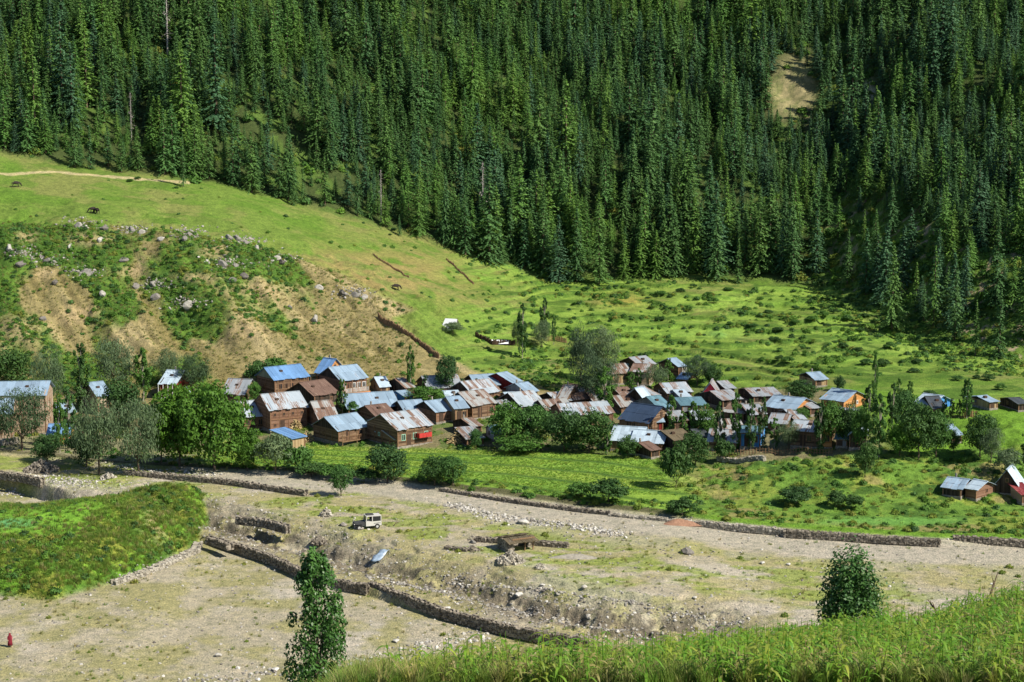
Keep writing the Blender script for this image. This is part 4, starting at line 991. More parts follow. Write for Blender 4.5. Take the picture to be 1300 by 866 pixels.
# ------------------------------------------------------------------ trees of the valley
def kindset(shape, mats, W, Hh, z0, n, cl, leaf, trunkmat, lw=.7, rad=.2, variants=2, seed=0):
    out = []
    for mname in mats:
        for i in range(variants):
            out.append((blob_crown(seed + i * 7 + len(out), W, Hh, z0, M[mname], n, cl, leaf, shape, lw), limb_trunk(seed + i, W, Hh, z0, M[trunkmat], rad, shape=shape)))
    return out
TK = {
 'round': (8, 8, kindset('round', ['leaf_mid'], 8, 8, 1.6, 5200, 46, .36, 'bark', seed=500, variants=3)),
 'dark': (8, 8, kindset('round', ['leaf_dark'], 8, 8, 1.4, 5200, 46, .36, 'bark', seed=510, variants=3)),
 'bright': (8, 8, kindset('round', ['leaf_bright'], 8, 8, 1.2, 6500, 50, .36, 'bark', seed=520, variants=2)),
 'willow': (8, 9, kindset('willow', ['leaf_willow'], 8, 9, 2.0, 6000, 44, .30, 'bark', .35, seed=530, variants=3)),
 'dwillow': (8, 9, kindset('willow', ['leaf_willow_dark'], 8, 9, 1.8, 6000, 44, .30, 'bark', .4, seed=540, variants=2)),
 'poplar': (2.6, 11, kindset('column', ['leaf_mid'], 2.6, 11, .9, 3400, 46, .27, 'bark_pale', .7, rad=.14, seed=550, variants=3)),
 'dpoplar': (2.6, 11, kindset('column', ['leaf_dark'], 2.6, 11, .9, 3400, 46, .27, 'bark_pale', .7, rad=.14, seed=560, variants=2)),
 'bush': (4, 3.2, kindset('bush', ['leaf_mid'], 4, 3.2, .1, 2600, 30, .26, 'bark', rad=.07, seed=570, variants=2)),
 'dbush': (4, 3.2, kindset('bush', ['leaf_dark'], 4, 3.2, .1, 2600, 30, .26, 'bark', rad=.07, seed=580, variants=2)),
 'gbush': (4, 3.2, kindset('bush', ['leaf_willow'], 4, 3.2, .1, 2600, 30, .24, 'bark', .4, rad=.07, seed=590, variants=2)),
}
tr = random.Random(3)
def tree(kind, u, vt, vb, wpx, label, ymin=225, Y_=None):
    if Y_ is None: x, y, z = ground_at(u, vb, ymin)
    else: y = Y_; x = trow(u, vb) * y; z = float(gz(x, y))
    W, Hh, vs = TK[kind]; c, t_ = tr.choice(vs)
    hh = (CAMZ - y * ratio(vt)) - z; ws = wpx * y / FPX / W * (.88 if 'poplar' in kind else 1.08)
    nm = {'poplar': 'poplar_tree', 'dpoplar': 'poplar_tree', 'willow': 'willow_tree', 'dwillow': 'willow_tree', 'bush': 'bush', 'dbush': 'bush', 'gbush': 'bush'}.get(kind, 'broadleaf_tree')
    return two_part(nm, c, t_, (x, y, z - .05), tr.random() * 6.28, (ws, ws, hh / Hh), label, 'bush' if 'bush' in kind else 'tree', {'poplar_tree': 'poplars among the houses', 'willow_tree': 'willows round the village', 'bush': 'bushes by the fields'}.get(nm, 'broadleaf trees round the village'))
for a in [
 ('dwillow', 28, 493, 572, 58, 'dark round tree in front of the large mud-walled house'),
 ('dpoplar', 104, 434, 522, 24, 'tallest left poplar, dark and columnar against the bare slope'),
 ('poplar', 182, 441, 510, 23, 'full green poplar right of the pale willow crown'),
 ('willow', 62, 443, 525, 36, 'loose grey willow beside the large mud-walled house'),
 ('willow', 145, 433, 505, 54, 'wide pale willow between the two tall left poplars'),
 ('willow', 212, 446, 492, 32, 'small pale willow above the white-railed balcony house'),
 ('dwillow', 246, 449, 500, 38, 'dark grey willow at the foot of the slope behind the big bright green tree'),
 ('dark', 14, 443, 497, 46, 'dark olive tree above the broad blue roof at the picture edge'),
 ('dark', 157, 482, 545, 42, 'dark round tree in front of the left blue-roofed house'),
 ('poplar', 88, 490, 570, 20, 'young bright poplar beside the small orange log shed'),
 ('poplar', 76, 500, 575, 16, 'thin young poplar over the orange log shed'),
 ('willow', 126, 506, 603, 62, 'round grey-green willow with visible trunk nearest the stony bed'),
 ('willow', 176, 511, 603, 60, 'right one of two round willows with visible trunks by the stony bed'),
 ('bright', 228, 492, 592, 68, 'left half of the big bright green walnut trees'),
 ('bright', 272, 490, 598, 78, 'big bright green walnut tree beside the streaked roofs'),
 ('round', 205, 515, 588, 50, 'shaded round tree between the willows and the walnut'),
 ('dark', 110, 540, 592, 44, 'dark low tree in the shade behind the round willows'),
 ('dark', 60, 552, 588, 34, 'dark low tree behind the stony bed near the orange shed'),
 ('bright', 314, 543, 598, 34, 'slender yellow-green tree between walnut and grey bush'),
 ('gbush', 350, 547, 602, 48, 'grey-green rounded bush beside the bright blue shed'),
 ('bush', 378, 562, 600, 34, 'green bush just below the bright blue shed'),
 ('dpoplar', 435, 480, 528, 15, 'poplar standing before the black gable below the orange canopy'),
 ('bush', 448, 508, 529, 14, 'small round bush at the foot of the black-gable poplar'),
 ('round', 323, 486, 512, 15, 'small tree between the half-hidden grey roof and the tall brick house'),
 ('dark', 492, 566, 613, 46, 'dark round bushy tree in the field close to the dry bed'),
 ('dark', 552, 580, 617, 36, 'dark spreading tree at the field edge above the dry bed'),
 ('round', 575, 580, 617, 30, 'thin-leaved tree touching the dark spreading one at the field edge'),
 ('round', 433, 592, 630, 26, 'small tree with dark stem standing at the edge of the stony bed'),
 ('poplar', 521, 438, 500, 13, 'slim pale poplar alone against the bare brown slope'),
 ('dpoplar', 540, 475, 500, 9, 'short dark poplar beside the back streaked roof'),
 ('dark', 567, 452, 500, 25, 'dark ragged poplar before the grey-blue roof at the village back edge'),
 ('round', 543, 492, 512, 44, 'low green tree between the long blue roof and the dark ragged poplar'),
 ('poplar', 605, 480, 498, 9, 'short poplar between the two back blue roofs'),
 ('round', 646, 513, 568, 44, 'left one of the round green trees at the middle field edge'),
 ('round', 676, 516, 568, 44, 'second round green tree at the middle field edge'),
 ('dark', 716, 521, 574, 42, 'dark round tree right of the green pair at the middle field edge'),
 ('dark', 748, 522, 575, 50, 'darkest wide tree at the middle field edge'),
 ('poplar', 771, 548, 578, 12, 'small poplar closing the dark tree mass'),
 ('dpoplar', 663, 385, 455, 15, 'pair-leading dark poplar on the green terraces above the village'),
 ('dwillow', 657, 405, 440, 14, 'bushy growth at the foot of the terrace poplar'),
 ('dpoplar', 691, 378, 430, 13, 'upper poplar leaning on the green terraces'),
 ('willow', 688, 408, 442, 24, 'small pale willow under the upper terrace poplar'),
 ('poplar', 703, 398, 438, 7, 'thin sapling poplar beside the pale terrace willow'),
 ('dwillow', 738, 418, 496, 36, 'dark left half of the big willow group above the village'),
 ('willow', 765, 417, 488, 42, 'pale wind-blown top willow of the big group above the village'),
 ('dwillow', 757, 453, 515, 46, 'lower dense willow of the big group above the village'),
 ('poplar', 768, 465, 530, 26, 'full poplar below the big willow group'),
 ('willow', 833, 464, 495, 27, 'round pale willow in front of the uppermost grey-streaked roof'),
 ('poplar', 848, 454, 484, 13, 'poplar between the uppermost grey-streaked roof and the dark timber house'),
 ('poplar', 800, 470, 498, 13, 'poplar before the tan wall under the rusty upper roof'),
 ('poplar', 811, 467, 494, 11, 'slim poplar next to the tan wall of the upper village'),
 ('dwillow', 885, 452, 490, 32, 'dark willow beside the dark timber house with pale railing'),
 ('dark', 906, 464, 492, 20, 'small dark tree right of the dark timber house willow'),
 ('dark', 1017, 483, 512, 34, 'very dark round tree at the upper edge of the right village half'),
 ('poplar', 852, 501, 556, 16, 'first poplar from the navy roof in the long poplar row'),
 ('poplar', 867, 520, 556, 14, 'low second poplar of the long row'),
 ('poplar', 880, 509, 560, 16, 'third poplar of the long row, before the teal roof'),
 ('round', 896, 513, 562, 22, 'fluffy round tree within the long poplar row'),
 ('dpoplar', 913, 509, 572, 17, 'dark poplar before the grey-streaked roof in the long row'),
 ('poplar', 934, 498, 572, 17, 'tallest poplar of the long row'),
 ('dpoplar', 953, 505, 572, 15, 'slender dark poplar following the tallest one'),
 ('dpoplar', 968, 503, 570, 15, 'fuller dark poplar beside the blue-grey roof'),
 ('poplar', 983, 530, 570, 17, 'short bright poplar under the blue-grey roof'),
 ('willow', 1001, 536, 572, 26, 'pale small willow left of the dark timber house with steps'),
 ('round', 1017, 518, 536, 18, 'small tree by the orange-brown gable wall'),
 ('dpoplar', 1041, 508, 576, 18, 'dark poplar covering the orange gable front'),
 ('dbush', 858, 560, 620, 34, 'dark shaggy bush-like tree on the field bank near the old flat-roofed building'),
 ('dark', 883, 549, 592, 32, 'dark round tree behind the shaggy bush on the field edge'),
 ('dbush', 919, 555, 588, 24, 'dark bush at the end of the low stone pen'),
 ('dark', 797, 553, 582, 24, 'dark pointed small tree in front of the whitish blue roof'),
 ('poplar', 1110, 447, 520, 10, 'very tall thin poplar rising above the eastern trees'),
 ('dpoplar', 1103, 487, 545, 22, 'dense poplar under the very tall thin one'),
 ('poplar', 1116, 500, 580, 24, 'leafy poplar with pale stem over the black open gable'),
 ('dpoplar', 1132, 486, 560, 17, 'dark upright poplar among the eastern trees'),
 ('round', 1148, 497, 552, 30, 'round green tree left of the bright blue gable'),
 ('bright', 1142, 538, 580, 30, 'bright low tree at the foot of the eastern poplars'),
 ('dark', 1166, 515, 584, 44, 'big very dark tree on the eastern bank'),
 ('round', 1188, 523, 582, 32, 'green tree leaning right of the big very dark one'),
 ('round', 1056, 512, 568, 34, 'green tree just right of the orange gable front'),
 ('dark', 1078, 515, 566, 32, 'dark green tree behind the small teal roof'),
 ('round', 1092, 520, 572, 24, 'mid green tree before the grey-white roofed hut'),
 ('dark', 1098, 562, 607, 26, 'dark crooked small tree on the eastern slope below the village'),
 ('dark', 1066, 477, 496, 14, 'small dark tree beside the small barn above the village'),
 ('dark', 1244, 527, 580, 38, 'round dark tree hiding the blue roofed hut on the eastern bank'),
 ('willow', 1258, 545, 588, 30, 'pale willow leaning off the round dark eastern tree'),
 ('gbush', 1278, 567, 606, 34, 'grey willow bush on the steep eastern bank'),
 ('poplar', 1227, 478, 532, 16, 'pale tall poplar above the picket fence'),
 ('dpoplar', 1199, 503, 530, 8, 'first small dark poplar behind the picket fence'),
 ('dpoplar', 1208, 505, 531, 8, 'second small dark poplar behind the picket fence'),
 ('dpoplar', 1217, 506, 531, 8, 'third small dark poplar behind the picket fence'),
 ('dpoplar', 1229, 508, 531, 8, 'last small dark poplar behind the picket fence'),
 ('poplar', 1141, 480, 505, 9, 'first small poplar on the meadow above the bright blue gable'),
 ('poplar', 1155, 482, 505, 9, 'second small poplar on the meadow above the bright blue gable'),
 ('dpoplar', 1301, 545, 592, 13, 'dark poplar cut by the right picture edge'),
 ('dark', 1210, 546, 575, 16, 'small dark tree before the eastern blue roofed hut'),
 ('round', 604, 545, 572, 14, 'small tree beside the green-windowed big house'),
 ('round', 660, 552, 574, 60, 'low hedge-like bush under the round green trees'),
 ('dbush', 396, 585, 606, 40, 'first dark hedge bush on the bank below the bright blue shed'),
 ('bush', 424, 588, 609, 34, 'second hedge bush on the bank, brighter than its neighbour'),
 ('dbush', 462, 594, 613, 34, 'low dark bush on the bank next to the round bushy tree'),
 ('dbush', 772, 606, 638, 44, 'dark bush overhanging the retaining bank'),
 ('bush', 735, 610, 633, 30, 'green bush on the retaining bank next to the dark overhanging one'),
 ('dbush', 1010, 616, 640, 38, 'dark thicket on the grassy bank below the village'),
 ('dbush', 1062, 622, 645, 22, 'left one of two small round bushes on the grassy bank'),
 ('dbush', 1084, 626, 648, 22, 'right one of two small round bushes on the grassy bank'),
 ('dbush', 866, 632, 655, 34, 'dark bush at the foot of the grassy bank above the stone wall'),
 ('gbush', 575, 408, 425, 26, 'pale grey shrub beside the white tent on the terraces'),
 ('dbush', 333, 455, 490, 36, 'dark bush patch on the bare slope above the village'),
 ('bush', 348, 452, 482, 30, 'green bush patch beside the dark one on the bare slope'),
]: tree(*a)
# two trees on the near slope
fp = (2.9, 9)
def near_tree(name, kind, u, vt, vb, wpx, Yn, label, seed, col, n, leaf):
    y = Yn; x = trow(u, vb) * y; z = float(gz(x, y)); hh = (CAMZ - y * ratio(vt)) - z; W = wpx * y / FPX * 1.15
    c = blob_crown(seed, W, hh, .25, M[col], n, 170, leaf, kind, .8)
    t_ = limb_trunk(seed, W, hh, .5, M['bark'], .1, 12, 'column' if kind == 'column' else 'round')
    return two_part(name, c, t_, (x, y, z), 0, 1, label, 'tree')
near_tree('poplar_tree', 'column', 402, 696, 875, 66, 97, 'young glossy poplar standing alone nearest the camera', 611, 'leaf_young', 14500, .17)
near_tree('broadleaf_tree', 'bush', 1080, 687, 800, 66, 101, 'lone bushy sapling standing behind the corn slope', 613, 'leaf_young', 11000, .17)

# ------------------------------------------------------------------ hillside shrubs (single) and shrubbery
sh_pts = [(788, 345), (768, 352), (810, 347), (838, 372), (850, 375), (864, 368), (900, 372), (905, 382), (940, 396), (955, 412), (984, 430), (988, 418), (1005, 425), (1010, 408), (822, 376), (838, 405), (948, 424), (926, 410), (1060, 432), (1070, 440), (1088, 443), (1100, 460), (1120, 462), (1035, 465), (1092, 418),
          (990, 455), (1000, 458), (1160, 470), (1190, 446), (1165, 458), (1130, 440), (1045, 400), (1060, 395), (1075, 405), (1050, 412), (1030, 405), (1010, 390), (1140, 428), (1180, 438), (1240, 478), (1255, 480), (1215, 480), (1270, 492), (1225, 500), (1150, 500), (1180, 505), (1020, 440), (975, 395), (965, 378), (925, 366), (1080, 380), (1110, 385), (1055, 375), (1098, 400),
          (700, 352), (712, 344), (798, 357), (782, 362), (745, 365), (880, 362), (1125, 350), (1150, 390), (1165, 405), (500, 290), (495, 296), (165, 228), (175, 225), (224, 236)]
sr = random.Random(9); SB = TK['dbush'][2] + TK['bush'][2]
for i, (u, v) in enumerate(sh_pts):
    x, y, z = ground_at(u, v + 3, 300); q = sr.uniform(.4, .85) * (.5 if u < 600 else .8)
    c, t_ = SB[sr.randrange(4)]
    two_part('shrub', c, None, (x, y, z - .15), sr.random() * 6.28, (q, q, q * sr.uniform(.6, .9)), 'low round dark green shrub dotted on the meadow below the forest', 'shrub', 'shrubs dotted over the green hillside')

def img_points(n, u0, u1, v0, v1, r, ymin=60, cond=None):
    us = r.uniform(u0, u1, n); vs = r.uniform(v0, v1, n); P = [ground_at(a, b, ymin) for a, b in zip(us, vs)]
    P = np.array(P); 
    if cond is not None: k = cond(us, vs, P); P = P[k]
    return P[:, 0], P[:, 1]
def dens_pick(xs, ys, arr, r, gain=1.0):       # keep points with a probability read from a grid array
    t = xs / ys; i = np.clip(np.searchsorted(tg, t), 0, len(tg) - 1); j = np.clip(np.searchsorted(yg, ys), 0, len(yg) - 1)
    return r.random(len(xs)) < arr[i, j] * gain
def tuft(seed, n, h, w_, mat, spread=.35, bend=.35, segs=2):
    r = np.random.default_rng(seed); vs, fs = [], []
    for i in range(n):
        a = r.random() * 6.283; q = r.random() * spread; bx, by = math.cos(a) * q, math.sin(a) * q; a2 = a + r.normal() * .9; hh = h * (.55 + .6 * r.random()); b = bend * hh * (.4 + r.random()); ww = w_ * (.7 + .5 * r.random())
        px, py = -math.sin(a2) * ww / 2, math.cos(a2) * ww / 2; base = len(vs)
        for k in range(segs + 1):
            f = k / segs; cx, cy = bx + math.cos(a2) * b * f * f, by + math.sin(a2) * b * f * f; sw = (1 - f * .85); z = hh * f * (1 - .18 * f * f)
            vs += [(cx - px * sw, cy - py * sw, z), (cx + px * sw, cy + py * sw, z)]
        fs += [(base + 2 * k, base + 2 * k + 1, base + 2 * k + 3, base + 2 * k + 2) for k in range(segs)]
    return np_mesh('tuft', np.array(vs), np.array(fs), mat)
def leafball(seed, n, R, H_, leaf, mat):
    r = np.random.default_rng(seed); d = r.normal(size=(n, 3)); d /= np.linalg.norm(d, axis=1, keepdims=True); d[:, 2] = np.abs(d[:, 2]); q = r.uniform(.55, 1.05, (n, 1))
    c = d * q * np.array([R, R, H_]); v, f = leaf_quads(c, d + r.normal(size=(n, 3)) * .5, leaf, leaf * 1.5, r, r.normal(size=(n, 3))); return np_mesh('clump', v, f, mat)
G3 = [tuft(700 + i, 26, .42, .05, M[m]) for i, m in enumerate(['grass', 'grass', 'weed', 'dry'])]
LB = [leafball(710 + i, 120, .55, .5, .17, M[m]) for i, m in enumerate(['shrub', 'leaf_mid', 'weed', 'leaf_dark'])]
r = np.random.default_rng(88)
# grassy terrace
n = 26000; xs = r.uniform(-78, -38, n); ys = r.uniform(202, 262, n); dm = sstep(.0, 1.0, md) * (1 - .8 * sstep(8, 13, md)); k = dens_pick(xs, ys, dm * .7, r)
scatter_at('terrace_grass', xs[k], ys[k], G3, .7, 1.7, 'rough grass covering the raised terrace', 'grass', r, .12, weights=[.3, .3, .25, .15])
n = 2600; xs = r.uniform(-78, -38, n); ys = r.uniform(202, 262, n); k = dens_pick(xs, ys, dm * sstep(.45, .6, fbm(X, Y, 4, 3, 801)), r)
scatter_at('terrace_herbs', xs[k], ys[k], LB, .5, 1.5, 'leafy herbs on the side of the raised terrace', 'undergrowth', r, .15, -.1)
# weeds on the river bed
n = 26000; xs = r.uniform(-75, 95, n); ys = r.uniform(172, 288, n); wm_ = bm * (1 - mdm) * (.04 + .62 * weed * (.4 + .6 * strip) * (1 - .92 * road)); k = dens_pick(xs, ys, wm_, r)
scatter_at('bed_weeds', xs[k], ys[k], [G3[2], G3[3], LB[2], G3[0]], .35, 1.15, 'sparse yellow green weeds growing on the stony bed', 'weeds', r, .12, weights=[.38, .4, .04, .18])
# bank shrubs, fields
n = 17000; xs = r.uniform(-58, 100, n); ys = r.uniform(224, 276, n); bkm = sstep(-.8, .3, Y - Y4) * (1 - sstep(3.5, 6, Y - Y4)) * (.8 - .5 * sstep(18, 30, X)) + .5 * rbk
k = dens_pick(xs, ys, np.clip(bkm * (1 - .85 * pad), 0, 1), r)
scatter_at('bank_undergrowth', xs[k], ys[k], LB + G3[:3], .4, 1.5, 'tangled green undergrowth on the banks below the village', 'undergrowth', r, .15, -.1, weights=[.11, .06, .14, .04, .27, .23, .15])
n = 42000; xs = r.uniform(-60, 34, n); ys = r.uniform(250, 292, n); k = dens_pick(xs, ys, fm * (1 - rbk) * sstep(2.0, 3.2, Y - Y4) * (1 - fline), r, .6)
scatter_at('field_crops', xs[k], ys[k], [G3[0], tuft(719, 20, .3, .05, M['corn']), tuft(720, 26, .4, .06, M['corn'])], .4, .7, 'bright green young crops in strip fields below the village', 'crops', r, .1)
# village weeds
n = 9000; xs = r.uniform(-105, 80, n); ys = r.uniform(266, 342, n); k = dens_pick(xs, ys, np.clip(vg + lv * .5, 0, 1) * sstep(.42, .54, N1), r)
scatter_at('village_weeds', xs[k], ys[k], LB[:3] + G3[:2], .5, 1.5, 'weeds and garden greens between the houses', 'undergrowth', r, .12, -.1)
# hillside
n = 52000; xs = r.uniform(-118, 112, n); ys = r.uniform(322, 436, n)
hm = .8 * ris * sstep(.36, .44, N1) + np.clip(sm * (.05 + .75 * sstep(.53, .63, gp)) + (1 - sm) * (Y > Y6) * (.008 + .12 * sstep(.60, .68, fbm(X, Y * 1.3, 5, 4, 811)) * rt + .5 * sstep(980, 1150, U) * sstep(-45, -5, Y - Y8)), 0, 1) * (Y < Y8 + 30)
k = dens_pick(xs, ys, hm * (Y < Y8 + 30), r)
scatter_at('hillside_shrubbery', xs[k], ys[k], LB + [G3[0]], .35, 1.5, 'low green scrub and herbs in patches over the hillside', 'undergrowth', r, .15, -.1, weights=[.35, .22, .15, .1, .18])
n = 9000; xs = r.uniform(-118, -20, n); ys = r.uniform(330, 385, n); k = dens_pick(xs, ys, sm * .9, r)
scatter_at('dry_slope_grass', xs[k], ys[k], [G3[3], G3[2]], .6, 1.3, 'dry grass tufts on the bare brown slope', 'grass', r, .12, weights=[.8, .2])
# forest understorey in gaps
n = 9000; xs = r.uniform(-140, 200, n); ys = r.uniform(350, 540, n); k = dens_pick(xs, ys, ff * (.22 + .5 * sstep(900, 1050, U)) * (1 - clear), r)
scatter_at('forest_understorey', xs[k], ys[k], LB, 1.2, 3.6, 'leafy saplings and scrub between the conifers', 'undergrowth', r, .1, -.1, weights=[.4, .3, .2, .1])

# ------------------------------------------------------------------ stones
def rock_mesh(seed, mat, sub=2, flat=.7):
    import bmesh
    r = random.Random(seed); bm_ = bmesh.new(); bmesh.ops.create_icosphere(bm_, subdivisions=sub, radius=.5)
    pl = [(Vector((r.gauss(0, 1), r.gauss(0, 1), r.gauss(0, 1))).normalized(), r.uniform(.24, .42)) for _ in range(9)]
    for v in bm_.verts:
        for nrm, d in pl:
            e = v.co.dot(nrm) - d
            if e > 0: v.co -= nrm * e
        v.co *= r.uniform(.96, 1.04); v.co.z *= flat
    me = bpy.data.meshes.new('boulder'); bm_.to_mesh(me); bm_.free(); me.materials.append(mat); return me
def rock_mat(name, a, b, c):
    k = NT(name); g = k.n('ShaderNodeNewGeometry'); n = k.noise(g.outputs['Position'], 2.2, 4, .7); oi = k.n('ShaderNodeObjectInfo')
    base = k.ramp(oi.outputs['Random'], [(0, a), (.5, b), (1, c)]); v = k.ramp(n.outputs[0], [(.3, (.55, .55, .55)), (.6, (1.1, 1.1, 1.1))])
    return k.bsdf(k.mix(1.0, base, v, 'MULTIPLY'), .9, spec=.15, bump=n.outputs[0], bstr=.8, bdist=.08)
M['rock'] = rock_mat('grey stones', (.17, .16, .145), (.28, .265, .235), (.40, .38, .34)); M['rock_white'] = rock_mat('pale boulders', (.40, .38, .34), (.48, .46, .42), (.54, .52, .48)); M['rock_dark'] = rock_mat('dark boulders', (.10, .09, .08), (.2, .185, .165), (.30, .27, .24))
RK = [rock_mesh(30 + i, M['rock'], 1) for i in range(4)] + [rock_mesh(36, M['rock_white'], 1), rock_mesh(37, M['rock_dark'], 1)]
n = 40000; xs = r.uniform(-75, 95, n); ys = r.uniform(172, 290, n)
rbm = np.clip(bm * (1 - mdm) * (.16 + 1.6 * rough) * (1 - .6 * road) + np.exp(-(dr / 3.0) ** 2) * bm * (1 - mdm) * .9, 0, 1)
k = dens_pick(xs, ys, rbm, r)
scatter_at('gravel_stones', xs[k], ys[k], RK, .10, .62, 'loose stones and rubble strewn over the dry bed', 'stones', r, .4, .0, weights=[.2, .2, .2, .15, .1, .15])
# a stony belt at the lower edge, and pale belts on the bed
def belt(line_uv, z, width, n, name, smin, smax, label, wts=None):
    P = [at_z(u, v, z) for u, v in line_uv]; seg = np.array([math.dist(a, b) for a, b in zip(P[:-1], P[1:])]); cs = np.concatenate([[0], np.cumsum(seg)]); t = r.uniform(0, cs[-1], n)
    xs = np.interp(t, cs, [p[0] for p in P]) + r.normal(size=n) * width; ys = np.interp(t, cs, [p[1] for p in P]) + r.normal(size=n) * width
    scatter_at(name, xs, ys, RK, smin, smax, label, 'stones', r, .4, .02, weights=wts or [.2, .15, .15, .1, .35, .05])
belt([(230, 862), (300, 856), (350, 850), (420, 850), (520, 822), (640, 800)], -1, 1.2, 420, 'stone_belt', .15, .8, 'belt of pale stones beside the near poplar')
belt([(570, 642), (620, 655), (660, 662), (720, 668), (790, 680)], 1.5, 1.0, 700, 'pale_stone_strip', .2, .8, 'line of pale stones along the upper bed')
belt([(150, 742), (200, 722), (250, 700)], -1, .5, 420, 'terrace_foot_rubble', .2, .6, 'pale rubble at the foot of the grassy terrace')
belt([(0, 612), (50, 612), (90, 618), (130, 616)], 1.0, 1.4, 500, 'channel_rubble', .2, .7, 'pale rubble in the channel behind the grassy terrace')
belt([(150, 596), (200, 602), (280, 606)], 1.2, .8, 240, 'tree_foot_stones', .2, .7, 'stones scattered under the round willows')
belt([(470, 727), (560, 745), (640, 762), (720, 780), (820, 797)], .2, .55, 520, 'rubble_row', .2, .75, 'row of rubble between the long wall and the eroded bank', [.2, .2, .15, .15, .06, .24])
belt([(560, 722), (640, 738), (740, 757), (860, 772), (950, 782)], 1.2, .45, 420, 'upper_rubble_row', .2, .7, 'row of rubble along the top of the eroded bank', [.2, .2, .15, .15, .06, .24])
# single boulders
BW, BD, BG = rock_mesh(50, M['rock_white'], 2), rock_mesh(51, M['rock_dark'], 2, .8), rock_mesh(52, M['rock'], 2)
def boulder(u, v, px, me, label, ymin=160, sq=.75):
    x, y, z = ground_at(u, v, ymin); s = px * y / FPX
    link('boulder', me, label=label, cat='boulder', group='single boulders', loc=(x, y, z + s * .12), rot=(0, 0, random.random() * 6), scale=(s, s * .9, s * sq))
for b in [(689, 745, 9, BW, 'round white boulder in the gully between the stone wall and the hut'), (582, 762, 8, BW, 'pale boulder on the strip above the long stone wall'), (659, 757, 14, BW, 'flat pale slab beside the gully right of the stone heap'),
          (742, 748, 10, BG, 'rounded grey boulder on the second erosion step'), (882, 760, 8, BW, 'white boulder at the right end of the erosion steps'), (664, 665, 17, BW, 'large pale boulder in the line of stones on the upper bed'),
          (277, 834, 12, BW, 'lone white stone on the near flat of the bed'), (350, 852, 13, BW, 'biggest pale stone in the belt left of the near poplar'), (1001, 718, 8, BW, 'white stone on the right part of the bed'), (968, 716, 9, BW, 'pair-mate white stone on the right part of the bed'),
          (568, 775, 13, BW, 'white stone lying against the long stone wall'), (503, 816, 12, BW, 'pale stone right of the near poplar'), (620, 652, 9, BG, 'pointed grey stone at the start of the pale stone line'),
          (872, 703, 24, BD, 'dark earthy mound of stones on the right bed', ), (456, 672, 16, BD, 'dark boulder in front of the jeep'), (600, 690, 12, BG, 'grey boulder left of the broken shed'), (436, 668, 14, BD, 'dark boulder heap left of the jeep')]:
    boulder(*b)
for i, (u, v, px) in enumerate([(100, 284, 14), (133, 286, 16), (167, 289, 15), (180, 292, 12), (240, 295, 14), (205, 300, 11), (128, 302, 12), (157, 327, 13), (110, 344, 18), (12, 312, 14), (28, 332, 16), (235, 300, 12), (300, 300, 13), (312, 305, 14), (325, 312, 14), (352, 325, 12), (357, 330, 12), (282, 332, 18), (300, 334, 12), (198, 375, 15), (240, 386, 16), (130, 370, 14), (173, 360, 12), (195, 358, 12), (60, 328, 13), (70, 355, 10), (368, 387, 10), (405, 362, 13), (435, 368, 11), (450, 372, 14), (463, 374, 12), (310, 348, 12), (295, 352, 12), (400, 402, 14), (55, 402, 10), (90, 310, 10), (290, 298, 14), (318, 300, 10)]):
    x, y, z = ground_at(u, v + 4, 330); s = px * y / FPX
    link('rock_outcrop', [BG, BD, BG][i % 3], label='grey rock outcrop sticking out of the upper brown slope', cat='rock', group='rock outcrops on the eroded slope', loc=(x, y, z), rot=(random.uniform(-.3, .3), random.uniform(-.3, .3), i * 1.3), scale=(s * 1.15, s * .8, s * random.uniform(.8, 1.3)))
n = 1500; us = r.normal(0, 1, n); c_ = [(105, 285), (170, 292), (240, 296), (310, 305), (355, 328), (110, 345), (30, 320), (290, 333), (200, 362), (450, 372), (235, 385), (60, 330)]
pp = [ground_at(c_[i % 12][0] + r.normal() * 13, c_[i % 12][1] + r.normal() * 4, 330) for i in range(n)]; pp = np.array(pp)
scatter_at('slope_stones', pp[:, 0], pp[:, 1], RK, .2, 1.0, 'broken grey stones around the outcrops on the slope', 'stones', r, .5, weights=[.2, .2, .2, .15, .02, .23])

